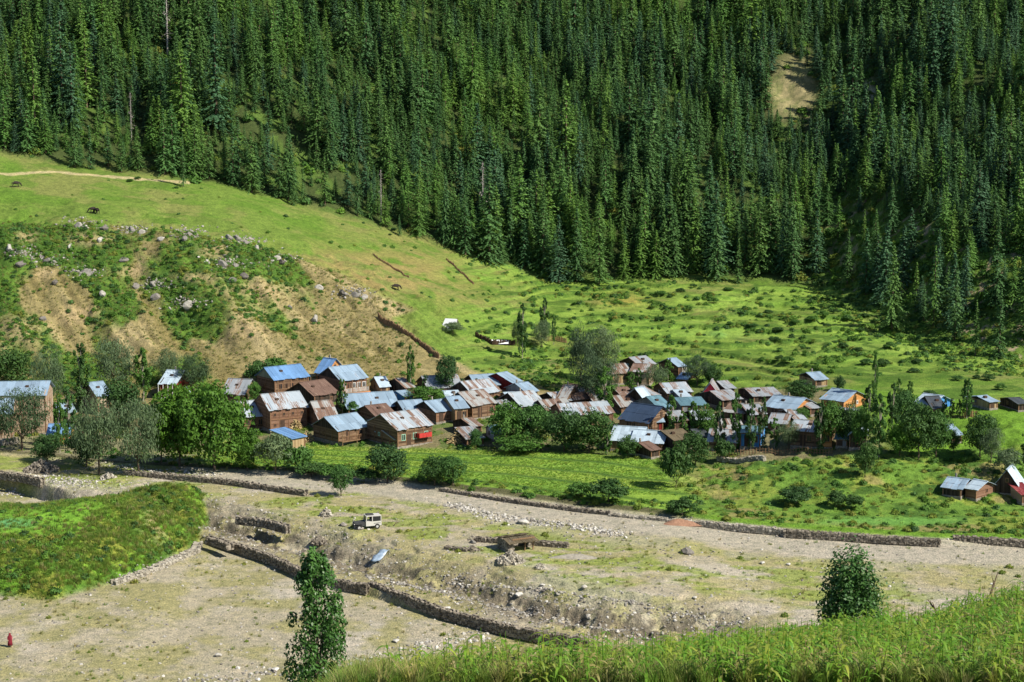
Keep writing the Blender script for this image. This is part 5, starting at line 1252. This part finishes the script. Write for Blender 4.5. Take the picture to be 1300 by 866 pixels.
# ------------------------------------------------------------------ dry stone walls
def stone_wall(line, zbase, ht, thick, label, name='stone_wall', mat='rock', uvz=True, size=.34, seed=1, snap=False):
    rr = random.Random(seed); P = [at_z(u, v, zbase) for u, v in line] if uvz else line; v_, f_ = [], []
    mb = MB(); core = MB()
    for (x0, y0), (x1, y1) in zip(P[:-1], P[1:]):
        L = math.hypot(x1 - x0, y1 - y0); dx, dy = (x1 - x0) / L, (y1 - y0) / L; m = max(1, int(L / size))
        for i in range(m + 1):
            a = min(L, i * L / m); cx, cy = x0 + dx * a, y0 + dy * a; g = float(gz(cx, cy)) if snap else zbase - .15
            hh = ht * rr.uniform(.88, 1.08); rows = max(2, int(hh / (size * .62)))
            for q in range(rows):
                for sgn in (-1, 1):
                    off = thick / 2 * sgn; px_, py_ = cx - dy * off + dx * rr.uniform(-.1, .1), cy + dx * off + dy * rr.uniform(-.1, .1)
                    s1, s2, s3 = size * rr.uniform(.38, .62), size * rr.uniform(.35, .5), hh / rows * rr.uniform(.40, .52)
                    mat4 = Matrix.Translation((px_, py_, g + hh * (q + .5) / rows)) @ Matrix.Rotation(math.atan2(dy, dx) + rr.uniform(-.3, .3), 4, 'Z') @ Matrix.Rotation(rr.uniform(-.15, .15), 4, 'X')
                    mb.box(-s1, -s2, -s3, s1, s2, s3, jit=size * .09, mat=mat4)
            if i < m:
                nx_, ny_ = x0 + dx * (i + 1) * L / m, y0 + dy * (i + 1) * L / m; g2 = float(gz(nx_, ny_)) if snap else g
                mb.beam((cx, cy, g + hh * .42), (nx_, ny_, g2 + hh * .42), thick * .85, hh * .84)
    o = mb.add(name, M['wall' + mat], label=label, cat='stone wall', group='dry stone walls')
    return o
def island_stone(name, a, b, c):
    k = NT(name); g = k.n('ShaderNodeNewGeometry'); n = k.noise(g.outputs['Position'], 4, 3)
    base = k.ramp(g.outputs['Random Per Island'], [(0, a), (.5, b), (1, c)]); v = k.ramp(n.outputs[0], [(.3, (.6, .6, .6)), (.65, (1.15, 1.15, 1.15))])
    return k.bsdf(k.mix(1.0, base, v, 'MULTIPLY'), .92, spec=.12)
M['wallrock'] = island_stone('dry wall stones', (.11, .095, .075), (.20, .175, .14), (.33, .29, .235)); M['wallpale'] = island_stone('pale wall stones', (.22, .2, .165), (.33, .30, .24), (.45, .42, .36))
LWa = [(266, 691), (300, 700), (345, 715), (400, 741), (466, 753)]; LWb = [(470, 749), (520, 768), (560, 783), (620, 799), (680, 813), (745, 823)]
stone_wall(LWa, -1.0, 1.35, .5, 'long dry stone wall stretching from the grassy terrace behind the near poplar', seed=2)
stone_wall(LWb, -1.0, 1.35, .5, 'long dry stone wall continuing right of the near poplar to the corn slope', seed=3)
stone_wall([(145, 744), (175, 735), (215, 718), (248, 703), (252, 694)], -1.0, 1.0, .9, 'pale ruined wall curving along the foot of the grassy terrace', mat='pale', seed=4)
stone_wall([(160, 606), (220, 611), (300, 619), (360, 628), (388, 632)], 1.3, 1.35, .7, 'stone wall across the bed behind the grassy terrace with a squared end', seed=5)
stone_wall([(-60, 604), (0, 607), (30, 611), (54, 617)], 1.3, 1.3, .7, 'stone wall at the far left beyond the grassy terrace', seed=6)
stone_wall([(560, 627), (620, 637), (690, 647), (775, 658)], 1.2, 1.15, .5, 'rough retaining wall under the hedge bank', seed=7)
stone_wall([(775, 659), (830, 664), (878, 668)], 1.2, 1.05, .6, 'neat stone wall ending at the reddish earth pile', mat='pale', seed=8)
stone_wall([(884, 668), (940, 673), (995, 678)], 1.2, 1.0, .6, 'stone wall from the reddish earth pile along the flat bed', mat='pale', seed=9)
stone_wall([(997, 680), (1060, 684), (1120, 688), (1192, 692)], 1.2, 1.05, .6, 'longest stone wall below the watery green field', seed=10)
stone_wall([(1212, 687), (1260, 690), (1330, 694)], 1.2, 1.0, .6, 'low wall at the right picture edge of the bed', seed=11)
stone_wall([(566, 698), (592, 701)], 1.55, .75, .6, 'short stub of stone wall left of the broken shed', seed=12)
stone_wall([(604, 688), (630, 690), (666, 692), (720, 696)], 1.55, .95, .6, 'stone wall behind the broken shed', seed=13)
stone_wall([(302, 664), (335, 668), (365, 676)], 1.2, 1.3, .6, 'broken curved wall above the gully', seed=14)
stone_wall([(266, 689), (280, 692), (292, 697)], .1, 1.0, .9, 'stubby ruined wall end near the terrace corner', seed=15)
stone_wall([(930, 590), (990, 592)], 5.0, .7, .5, 'low pale stone pen wall on the field below the poplar row', mat='pale', seed=16, uvz=False) if False else None
def wall_on_ground(uv, ht, thick, label, seed, mat='pale', name='stone_wall', size=.34):
    P = [ground_at(u, v, 225)[:2] for u, v in uv]; return stone_wall(P, 0, ht, thick, label, uvz=False, snap=True, seed=seed, mat=mat, name=name, size=size)
wall_on_ground([(912, 586), (940, 588), (970, 586)], .8, .5, 'low grey stone pen wall on the field below the poplar row', 17)
wall_on_ground([(2, 566), (22, 563)], 1.1, .6, 'pale stone wall under the low blue roof at the picture edge', 18)
# hedge-like wattle fences on the terraces
def fence(uv, ht, label, step=.3, seed=1, mat='frame_wood', name='fence', ymin=225, w_=.09, cat='fence'):
    P = [ground_at(u, v, ymin) for u, v in uv]; rr = random.Random(seed); mb, rl = MB(), MB(); prev = None
    for a, b in zip(P[:-1], P[1:]):
        L = math.dist(a[:2], b[:2]); m = max(1, int(L / step))
        for i in range(m):
            f = i / m; x, y = a[0] + (b[0] - a[0]) * f, a[1] + (b[1] - a[1]) * f; z = float(gz(x, y)); hh = ht * rr.uniform(.75, 1.1)
            mb.beam((x, y, z - .1), (x + rr.uniform(-.08, .08), y + rr.uniform(-.08, .08), z + hh), w_ * rr.uniform(.7, 1.3))
            if prev and i % 3 == 0:
                for q in (.3, .7): rl.beam((prev[0], prev[1], prev[2] + ht * q), (x, y, z + ht * q), .06)
            if i % 3 == 0: prev = (x, y, z)
    o = mb.add(name, M[mat], label=label, cat=cat, group='fences'); rl.add('rail', M[mat], o); return o
fence([(480, 404), (500, 416), (530, 436), (558, 456)], 1.2, 'dark brushwood fence slanting down the slope beside the bright green field', .22, 2, 'beam', ymin=320, w_=.22)
fence([(567, 330), (590, 350), (602, 362)], 0.6, 'dark brushwood fence between upper terraces', .3, 3, 'beam', ymin=320, w_=.12)
fence([(474, 324), (500, 342), (520, 354)], .55, 'brushwood fence on the upper brownish meadow', .3, 4, 'beam', ymin=320, w_=.12)
fence([(604, 428), (625, 438), (655, 437)], 1.1, 'dark brush fence under the terrace poplars', .25, 5, 'door', ymin=320, w_=.22)
fence([(1202, 531), (1220, 531), (1242, 529)], 1.2, 'pale picket fence below the small eastern poplars', .3, 6, 'frame_wood', w_=.14)
fence([(880, 574), (940, 578), (1000, 577), (1060, 578)], 1.1, 'thin wooden fence between the poplar row and the field', .5, 7, 'beam')
fence([(684, 428), (705, 432), (720, 436)], 1.2, 'pale stick fence by the upper terrace poplar', .3, 8, 'frame_wood', ymin=320, w_=.12)

# ------------------------------------------------------------------ broken shed, stone heaps, jeep, person, tent, cattle
def on(u, v, ymin=160):
    x, y, z = ground_at(u, v, ymin); return Vector((x, y, z))
p = on(655, 697); R = link('stone_shed', None, label='broken stone shed with flat plank roof standing on the dry bed', cat='shed', loc=p, rot=math.radians(28))
mb = MB(); rs_ = random.Random(5)
def course(mb, x0, y0, x1, y1, h, size=.3):
    L = math.hypot(x1 - x0, y1 - y0); m = int(L / size); rows = int(h / .2)
    for q in range(rows):
        for i in range(m + 1):
            f = (i + (q % 2) * .5) / m
            if f > 1: continue
            m4 = Matrix.Translation((x0 + (x1 - x0) * f, y0 + (y1 - y0) * f, (q + .5) * .2)) @ Matrix.Rotation(math.atan2(y1 - y0, x1 - x0), 4, 'Z')
            mb.box(-.16, -.2, -.105, .16, .2, .105, jit=.03, mat=m4)
course(mb, -1.9, -1.4, -1.9, 1.3, 1.7); course(mb, -1.9, 1.3, 1.9, 1.3, 1.7); course(mb, 1.9, 1.3, 1.9, -.2, 1.7); course(mb, -1.9, -1.4, -1.2, -1.4, 1.7)
mb.add('wall', M['wallrock'], R)
mb = MB().beam((1.9, -1.4, -.2), (1.9, -1.4, 1.7), .16).beam((.6, -1.4, -.2), (.75, -1.4, 1.7), .13).beam((-1.3, -1.4, 1.7), (2.1, -1.4, 1.7), .14); mb.add('post', M['beam'], R)
mb = MB()
for i in range(15):
    xx = -2.25 + i * .31; mb.box(xx, -1.9, 1.8 + rs_.uniform(-.03, .03) + .0, xx + .27, .0, 1.88, jit=.03, mat=Matrix.Rotation(.22, 4, 'X')); mb.box(xx, .02, 1.8 + rs_.uniform(-.02, .02), xx + .27, 1.75, 1.88, jit=.03, mat=Matrix.Rotation(-.2, 4, 'X'))
mb.add('roof', ROOF['old'], R)
def heap(u, v, rad, h, label, n=150, mat='wallpale', seed=3, name='stone_heap'):
    p = on(u, v); rr = random.Random(seed); mb = MB()
    for i in range(n):
        f = rr.random() ** .7; a = rr.random() * 6.28; q = f * rad; z = h * (1 - f) * rr.uniform(.75, 1.05)
        m4 = Matrix.Translation((math.cos(a) * q, math.sin(a) * q, z)) @ Euler((rr.random() * 3, rr.random() * 3, rr.random() * 3)).to_matrix().to_4x4(); s = rr.uniform(.12, .24)
        mb.box(-s, -s * .8, -s * .6, s, s * .8, s * .6, jit=.05, mat=m4)
    mb.poly([(math.cos(k * .785) * rad * .85, math.sin(k * .785) * rad * .85, -.1) for k in range(8)] + [(0, 0, h * .8)], [(k, (k + 1) % 8, 8) for k in range(8)])
    mb.add(name, M[mat], label=label, cat='stone heap', loc=p)
heap(648, 713, 1.9, 1.5, 'conical heap of pale stones in front of the broken shed', 240)
heap(686, 722, .8, .5, 'tiny heap of stones on the bed right of the conical heap', 40, seed=6)
heap(52, 597, 3.0, 1.7, 'large dark rubble heap at the far left edge of the bed', 300, 'wallrock', 8)
heap(600, 699, .9, .6, 'small stone pile left of the broken shed', 50, 'wallrock', 9)
heap(137, 607, 1.3, .7, 'pile of pale stones round the trunk of the nearest willow', 70, 'wallpale', 10)
heap(405, 690, 1.2, 1.0, 'mound of dark stones at the start of the gully', 70, 'wallrock', 11)
heap(414, 655, 1.0, 1.2, 'upright clump of stones and weeds behind the gully', 70, 'wallpale', 12)
M['redearth'] = plain('red earth', (.26, .15, .10), .95, .05)
p = on(862, 668); import bmesh
def earth(p, rx, ry, h, name, mat, label, seed=2):
    rr = np.random.default_rng(seed); n = 14; v = []; f = []
    for i in range(n + 1):
        for j in range(24):
            q = i / n; a = j / 24 * 6.283; e = 1 + .15 * math.sin(a * 3 + seed); v.append((math.cos(a) * q * rx * e, math.sin(a) * q * ry * e, h * math.cos(q * 1.571) ** 1.5 * (1 + rr.normal() * .05) - .1 * q))
    for i in range(n):
        for j in range(24): f.append((i * 24 + j, i * 24 + (j + 1) % 24, (i + 1) * 24 + (j + 1) % 24, (i + 1) * 24 + j))
    me = np_mesh(name, np.array(v), np.array(f), mat); link(name, me, label=label, cat='earth pile', loc=p)
earth(on(862, 666), 3.4, 1.2, .8, 'earth_pile', M['redearth'], 'reddish earth pile spilling between two stone walls on the bed')
earth(on(730, 708), 4.0, 1.2, .5, 'gravel_pile', plain('grey gravel', (.27, .25, .21), .95, .05), 'low grey gravel mound right of the broken shed', 4)
# blue sheet in the gully
k_ = MB(); 
M['bluesheet'] = plain('grey blue sheet', (.22, .29, .38), .4, .5)
pz = at_z(489, 700, 1.2); pz2 = at_z(475, 714, .05); P0 = Vector((pz[0], pz[1], 1.35)); P1 = Vector((pz2[0], pz2[1], .1)); nn = 8; vs = []; fs = []
for i in range(nn + 1):
    c = P0.lerp(P1, i / nn)
    for j in range(4): vs.append((c.x + (j - 1.5) * .42 + .1 * math.sin(i + j), c.y - .15 * (j % 2), c.z + .12 + .1 * math.sin(i * 1.7 + j * 2.1)))
for i in range(nn):
    for j in range(3): fs.append((i * 4 + j, i * 4 + j + 1, i * 4 + j + 5, i * 4 + j + 4))
me = np_mesh('plastic_sheet', np.array(vs), np.array(fs), M['bluesheet'], True); o = link('plastic_sheet', me, label='crumpled grey-blue sheet hanging down the gully bank', cat='sheet'); md_ = o.modifiers.new('t', 'SOLIDIFY'); md_.thickness = .03
# fallen branches
M['deadwood'] = M['snag']
def branch(u, v, L, a, label, name='dead_branch', up=.3, ymin=60, Yv=None):
    p = on(u, v, ymin) if Yv is None else Vector((trow(u, v) * Yv, Yv, float(gz(trow(u, v) * Yv, Yv))))
    d = Vector((math.cos(a), math.sin(a), 0)); pts = [p + Vector((0, 0, -.2)), p + d * L * .4 + Vector((0, 0, L * up)), p + d * L + Vector((0, 0, L * up * 1.6))]; q = pts[1]
    v_, f_ = tube_mesh([(pts, [.09, .07, .02]), ([q, q + d * L * .25 + Vector((0, 0, L * .5))], [.05, .015]), ([q.lerp(pts[2], .5), q.lerp(pts[2], .5) + Vector((-.1 * L, 0, L * .3))], [.04, .01])])
    link(name, np_mesh(name, v_, f_, M['bark']), label=label, cat='branch')
branch(498, 668, 1.2, .3, 'short dark branch lying behind the jeep', ymin=160)
branch(608, 690, 2.0, 2.6, 'dark leaning log beside the broken shed', up=.12, ymin=160)
branch(1252, 740, 1.7, .9, 'bare forked dead branch poking up at the corn edge', up=1.2, Yv=93)
branch(1195, 775, .9, 2.3, 'small dead twig fork in the corn slope', up=1.0, Yv=88)

# jeep (front to local -x)
M['whitepaint'] = plain('white vehicle paint', (.52, .51, .48), .35, .5, var=.05); M['tyre'] = plain('tyre rubber', (.02, .02, .02), .9); M['blackpaint'] = plain('dark vehicle cloth', (.05, .052, .055), .7); M['rim'] = plain('steel rim', (.4, .4, .4), .4, .5); M['lampred'] = plain('red lamp glass', (.4, .02, .02), .3, .5); M['lampwhite'] = plain('lamp glass', (.7, .7, .65), .2, .6)
p = on(466, 671); J = link('jeep', None, label='old white jeep with dark bonnet parked on the stony bed above the gully', cat='jeep', loc=p, rot=math.radians(20))
def prism(mb, prof, y0, y1):
    b = len(prof); mb.poly([(x, y0, z) for x, z in prof] + [(x, y1, z) for x, z in prof], [tuple(range(b)), tuple(range(2 * b - 1, b - 1, -1))] + [(i, i + b, (i + 1) % b + b, (i + 1) % b) for i in range(b)])
mb = MB(); prism(mb, [(-.35, .5), (1.95, .5), (1.95, 1.15), (-.35, 1.15)], -.78, .78); mb.add('body', M['whitepaint'], J)
mb = MB(); prism(mb, [(-1.95, .55), (-.36, .55), (-.36, 1.12), (-1.9, 1.02)], -.62, .62); mb.add('front_body', M['blackpaint'], J)
mb = MB(); prism(mb, [(-1.93, 1.025), (-.38, 1.125), (-.38, 1.165), (-1.93, 1.065)], -.64, .64); mb.add('bonnet', M['blackpaint'], J)
mb = MB(); prism(mb, [(-.3, 1.9), (1.92, 1.86), (1.92, 1.95), (-.3, 1.99)], -.8, .8); mb.add('roof', M['whitepaint'], J)
mb = MB()
for sy in (-.74, .74): mb.beam((-.33, sy, 1.14), (-.2, sy, 1.91), .09).beam((.6, sy, 1.14), (.6, sy, 1.88), .1).beam((1.88, sy, 1.14), (1.88, sy, 1.87), .1)
mb.beam((1.88, -.2, 1.14), (1.88, -.2, 1.87), .07); mb.add('pillar', M['whitepaint'], J)
mb = MB().box(-.25, -.71, 1.16, -.22, .71, 1.86); mb.add('windscreen', M['pane'], J)
MB().box(.62, -.755, 1.16, 1.85, -.74, 1.85).box(.62, .74, 1.16, 1.85, .755, 1.85).add('side_window', M['pane'], J)
MB().box(1.90, -.68, 1.18, 1.915, .68, 1.84).add('rear_window', M['pane'], J)
MB().box(-2.08, -.75, .48, -1.96, .75, .62).add('bumper', M['blackpaint'], J); MB().box(1.96, -.7, .46, 2.06, .7, .58).add('bumper', M['blackpaint'], J)
MB().box(-1.985, -.4, .6, -1.955, .4, .98).add('grille', M['blackpaint'], J)
for sy in (-.7, .7):
    for sx in (-1.35, 1.3): MB().box(sx - .5, sy - .12, .86, sx + .5, sy + .12, .9).add('fender', M['blackpaint'], J)
def cyl(name, r_, w_, mat, parent, loc, rot, seg=20):
    v = [(math.cos(i / seg * 6.2832) * r_, y, math.sin(i / seg * 6.2832) * r_) for y in (-w_ / 2, w_ / 2) for i in range(seg)]
    me = bpy.data.meshes.new(name); me.from_pydata(v, [], [tuple(range(seg)), tuple(range(2 * seg - 1, seg - 1, -1))] + [(i, i + seg, (i + 1) % seg + seg, (i + 1) % seg) for i in range(seg)]); me.materials.append(mat)
    return link(name, me, parent, loc=loc, rot=rot)
for sy in (-.72, .72):
    for sx in (-1.35, 1.3):
        w0 = link('wheel', None, J, loc=(sx, sy, .38)); cyl('tyre', .38, .22, M['tyre'], w0, (0, 0, 0), (0, 0, 0)); cyl('rim', .19, .24, M['rim'], w0, (0, 0, 0), (0, 0, 0))
cyl('spare_wheel', .36, .2, M['tyre'], J, (2.06, .25, 1.0), (0, 0, math.pi / 2))
for sy in (-.5, .5): cyl('headlight', .11, .06, M['lampwhite'], J, (-2.0, sy, .85), (0, 0, math.pi / 2)); MB().box(1.955, sy * 1.35 - .06, .75, 1.985, sy * 1.35 + .06, .92).add('tail_light', M['lampred'], J)
MB().box(-.1, -.5, 2.0, .9, .5, 2.12, jit=.04).add('roof_bundle', M['blackpaint'], J)

# person walking on the near bed
def skin(name, verts, edges, radii, mat, parent=None, sub=2, **kw):
    me = bpy.data.meshes.new(name); me.from_pydata(verts, edges, []); me.materials.append(mat); o = link(name, me, parent, **kw)
    o.modifiers.new('skin', 'SKIN'); 
    for v, r_ in zip(me.skin_vertices[0].data, radii): v.radius = r_ if hasattr(r_, '__len__') else (r_, r_)
    me.skin_vertices[0].data[0].use_root = True
    s = o.modifiers.new('sub', 'SUBSURF'); s.levels = s.render_levels = sub; return o
M['skin'] = plain('skin', (.36, .2, .13), .6, var=.05); M['maroon'] = plain('maroon cloth', (.16, .02, .03), .9, .1); M['pinkcloth'] = plain('pink scarf cloth', (.42, .14, .16), .9, .1); M['hair'] = plain('dark hair', (.02, .015, .012), .7)
p = on(13, 822); PS = skin('person', [(0, 0, .92), (0, 0, 1.12), (0, 0, 1.36), (0, 0, 1.45), (0, -.02, 1.56), (.19, 0, 1.36), (.25, .03, 1.1), (.24, -.06, .86), (.24, -.08, .78), (-.19, 0, 1.36), (-.25, -.04, 1.1), (-.23, -.12, .86), (-.22, -.14, .78), (.09, 0, .88), (.1, -.1, .48), (.1, -.12, .08), (.1, -.24, .04), (-.09, 0, .88), (-.1, .08, .48), (-.1, .14, .08), (-.1, .03, .04)],
   [(0, 1), (1, 2), (2, 3), (3, 4), (2, 5), (5, 6), (6, 7), (7, 8), (2, 9), (9, 10), (10, 11), (11, 12), (0, 13), (13, 14), (14, 15), (15, 16), (0, 17), (17, 18), (18, 19), (19, 20)],
   [.13, .12, .13, .055, .105, .055, .045, .035, .035, .055, .045, .035, .035, .09, .06, .04, .035, .09, .06, .04, .035], M['skin'], label='person in a long maroon dress with pink shawl walking on the stony bed', cat='person', loc=p, rot=.6)
def lathe(name, prof, mat, parent, seg=20, **kw):
    v = [(math.cos(i / seg * 6.2832) * r_ * sx, math.sin(i / seg * 6.2832) * r_ + dy, z) for r_, z, sx, dy in prof for i in range(seg)]; n = len(prof)
    f = [(a * seg + i, a * seg + (i + 1) % seg, (a + 1) * seg + (i + 1) % seg, (a + 1) * seg + i) for a in range(n - 1) for i in range(seg)]
    me = np_mesh(name, np.array(v), np.array(f), mat, True); o = link(name, me, parent, **kw); s = o.modifiers.new('s', 'SOLIDIFY'); s.thickness = .015; return o
lathe('dress', [(.30, .25, 1.0, 0), (.25, .6, 1.05, 0), (.20, .95, 1.1, 0), (.165, 1.12, 1.15, 0), (.18, 1.3, 1.25, 0), (.15, 1.4, 1.35, 0), (.07, 1.46, 1.1, 0)], M['maroon'], PS)
for sx in (-1, 1):
    skin('sleeve', [(sx * .17, 0, 1.38), (sx * .255, .03 if sx > 0 else -.04, 1.1), (sx * .24, -.06 if sx > 0 else -.11, .9)], [(0, 1), (1, 2)], [.075, .07, .06], M['maroon'] if sx < 0 else M['pinkcloth'], PS, 1)
lathe('headscarf', [(.17, 1.32, 1.1, .03), (.14, 1.44, 1.0, .03), (.125, 1.54, 1.0, .02), (.12, 1.62, 1.0, .02), (.07, 1.69, 1.0, .02), (.005, 1.70, 1.0, .02)], M['maroon'], PS)

# tent and white sheet on the terraces
M['white'] = plain('white canvas', (.7, .72, .72), .8, var=.06)
def tent(u, v, L, label, ymin=300):
    p = on(u, v, ymin); T_ = link('tent', None, label=label, cat='tent', loc=p, rot=math.radians(-24)); h = 2.1; q = 1.6
    MB().poly([(-L / 2, -q, 0), (L / 2, -q, 0), (L / 2 - .3, 0, h), (-L / 2 + .3, 0, h), (-L / 2, q, 0), (L / 2, q, 0)], [(0, 1, 2, 3), (3, 2, 5, 4)]).add('canvas', M['white'], T_)
    MB().poly([(-L / 2 - .0, -q, 0), (-L / 2, q, 0), (-L / 2 + .3, 0, h - .01)], [(0, 1, 2)]).add('end_flap', M['bluesheet'], T_)
    MB().beam((L / 2 - .3, 0, 0), (L / 2 - .3, 0, h + .1), .08).beam((-L / 2 + .3, 0, 0), (-L / 2 + .3, 0, h + .1), .08).add('pole', M['beam'], T_)
tent(573, 417, 3.6, 'small white tent pitched above the bright green field')
p = on(634, 437, 300); link('white_sheet', MB().poly([(-2, -.6, 0), (2, -.6, .1), (2.1, .8, .7), (-1.8, .8, .8), (-2, -.6, .06), (2, -.6, .16), (2.1, .8, .76), (-1.8, .8, .86)], [(0, 1, 2, 3), (4, 7, 6, 5), (0, 4, 5, 1), (1, 5, 6, 2), (2, 6, 7, 3), (3, 7, 4, 0)]).mesh('white_sheet', M['white']), label='white sheet spread over a bank below the terrace poplars', cat='sheet', loc=p)
p = on(643, 366, 300); 
# cattle
M['cow'] = plain('dark hide', (.03, .022, .018), .8)
for u, v, a, lb in [(20, 238, .2, 'dark cow grazing on the upper meadow below the footpath'), (119, 271, 3.3, 'dark cow grazing right above the rocky slope edge'), (123, 272, 2.4, 'smaller dark cow standing close beside the other one above the rocky slope'), (502, 369, .1, 'dark cow grazing on the brownish terraces')]:
    p = on(u, v, 330)
    o = skin('cow', [(0, 0, .98), (.55, 0, 1.0), (-.6, 0, 1.02), (.9, 0, .95), (1.15, 0, .5), (1.3, 0, .28), (.5, .2, .85), (.5, .2, .42), (.5, .2, .03), (.5, -.2, .85), (.58, -.2, .42), (.6, -.2, .03), (-.55, .2, .9), (-.48, .2, .62), (-.64, .2, .38), (-.6, .2, .03), (-.55, -.2, .9), (-.48, -.2, .62), (-.64, -.2, .38), (-.6, -.2, .03), (-.85, 0, .95), (-.92, 0, .45), (1.12, .16, .62), (1.12, -.16, .62)],
         [(0, 1), (0, 2), (1, 3), (3, 4), (4, 5), (1, 6), (6, 7), (7, 8), (1, 9), (9, 10), (10, 11), (2, 12), (12, 13), (13, 14), (14, 15), (2, 16), (16, 17), (17, 18), (18, 19), (2, 20), (20, 21), (4, 22), (4, 23)],
         [.33, .3, .28, .19, .13, .08, .12, .07, .06, .12, .07, .06, .13, .09, .06, .06, .13, .09, .06, .06, .04, .03, .03, .03], M['cow'], None, 2, label=lb, cat='cow', group='grazing cattle', loc=p, rot=a)
    o.scale = (1.15,) * 3
# logs and straw by the big house
p = on(500, 566, 230)
mb = MB(); rr = random.Random(2)
for i in range(16): mb.beam((rr.uniform(-.3, .3), -.5 + .1 * i % .6, .15 + .13 * (i // 4)), (3 + rr.uniform(-.4, .4), -.5 + .13 * (i % 5), .15 + .13 * (i // 4)), .13)
mb.add('log_pile', M['beam'], label='pile of logs at the field edge beside the log house', cat='log pile', loc=p)
for u, v, s_, lb in [(580, 562, 1.6, 'pale stack of straw and sticks beside the green-windowed house'), (376, 545, 1.2, 'small pale stack behind the bright blue shed'), (389, 560, 1.3, 'brown stick stack leaning by the bright blue shed')]:
    p = on(u, v, 230); mb = MB(); rr = random.Random(int(u))
    for i in range(170):
        a = rr.random() * 6.28; q = rr.random() ** .6 * s_; z = rr.random() * s_ * 1.6 * (1.1 - q / s_)
        m4 = Matrix.Translation((math.cos(a) * q, math.sin(a) * q, z)) @ Euler((rr.uniform(-.6, .6), rr.uniform(-.6, .6), a)).to_matrix().to_4x4(); mb.box(-.35, -.06, -.06, .35, .06, .06, mat=m4)
    mb.add('straw_stack', M['hay'], label=lb, cat='straw stack', loc=p)

# ------------------------------------------------------------------ the corn slope nearest the camera
def corn_plant(seed, h=1.5, mat='corn', n=9):
    r_ = np.random.default_rng(seed); vs, fs = [], []
    def strip_(pts, wid, side):
        b = len(vs)
        for p_, w__ in zip(pts, wid): vs.append(tuple(p_ - side * w__ / 2)); vs.append(tuple(p_ + side * w__ / 2))
        for k in range(len(pts) - 1): fs.append((b + 2 * k, b + 2 * k + 1, b + 2 * k + 3, b + 2 * k + 2))
    lean = np.array([r_.normal() * .06, r_.normal() * .06, 0])
    st_ = [np.array([0, 0, 0.]) + lean * 0, np.array([0, 0, h * .5]) + lean * .5, np.array([0, 0, h]) + lean]
    strip_(st_, [.04, .035, .015], np.array([1, 0, 0.])); strip_(st_, [.04, .035, .015], np.array([0, 1, 0.]))
    for i in range(n):
        a = i * 2.4 + r_.random(); z = h * (.15 + .8 * i / n); L = (.55 + .25 * r_.random()) * (1 - .35 * i / n) * h / 1.5; d = np.array([math.cos(a), math.sin(a), 0]); s_ = np.array([-math.sin(a), math.cos(a), 0])
        up = .45 + .4 * r_.random()
        pts = [np.array([0, 0, z]) + lean * z / h + d * L * f + np.array([0, 0, L * (up * f - (up + .35) * f * f * 1.0)]) for f in (0, .25, .5, .75, 1)]
        strip_(pts, [.03, .085, .09, .06, .008], s_)
    return np_mesh('corn_plant', np.array(vs), np.array(fs), M[mat])
CP_ = [corn_plant(900 + i, 1.25 + .15 * (i % 3)) for i in range(4)] + [corn_plant(910, 1.2, 'dry', 7)]
NG = [tuft(920 + i, 36, .95, .035, M[m], .3, .5, 3) for i, m in enumerate(['grass', 'weed', 'dry'])]
r = np.random.default_rng(5)
n = 24000; xs = r.uniform(-16, 48, n); ys = r.uniform(50, 101, n); zz = gz(xs, ys); uu, vv_ = project(xs, ys, zz); tt_ = xs / ys
patch = fbm(xs, ys, 7, 3, 951)
inside = (tt_ > -.13) & (tt_ < .37) & (vv_ < 960)
kc = inside & (r.random(n) < np.where(patch > .47, .62, .25) * sstep(-.10, 0.0, tt_))
scatter_at('corn_field', xs[kc], ys[kc], CP_, .6, 1.25, 'dense green and yellowing corn covering the near slope', 'corn', r, .08, -.05, weights=[.2, .2, .2, .2, .2])
n = 26000; xs = r.uniform(-22, 50, n); ys = r.uniform(50, 106, n); tt_ = xs / ys; uu, vv_ = project(xs, ys, gz(xs, ys))
kg = (tt_ > -.16) & (tt_ < .37) & (vv_ < 960)
scatter_at('slope_grass', xs[kg], ys[kg], NG, .5, 1.1, 'tall mixed grass growing among and in front of the corn', 'grass', r, .1, -.05, weights=[.42, .33, .25])

hb = [o for o in COL.objects if o.get('label') == 'big house with red and white streaked roof and pale green windows'][0]
wl = [c for c in hb.children if c.name.startswith('wall')][0]; x1_ = max(v.co.x for v in wl.data.vertices); y0_ = min(v.co.y for v in wl.data.vertices)
b_ = MB().box(x1_ - 3.4, y0_ - 1.0, 1.55, x1_ - .7, y0_ - .08, 1.66).box(x1_ - 3.4, y0_ - 1.0, 1.67, x1_ - .7, y0_ - .94, 2.35).box(x1_ - 3.4, y0_ - .93, 1.67, x1_ - 3.34, y0_ - .08, 2.35).box(x1_ - .76, y0_ - .93, 1.67, x1_ - .7, y0_ - .08, 2.35)
b_.add('balcony', M['redtrim'], hb)
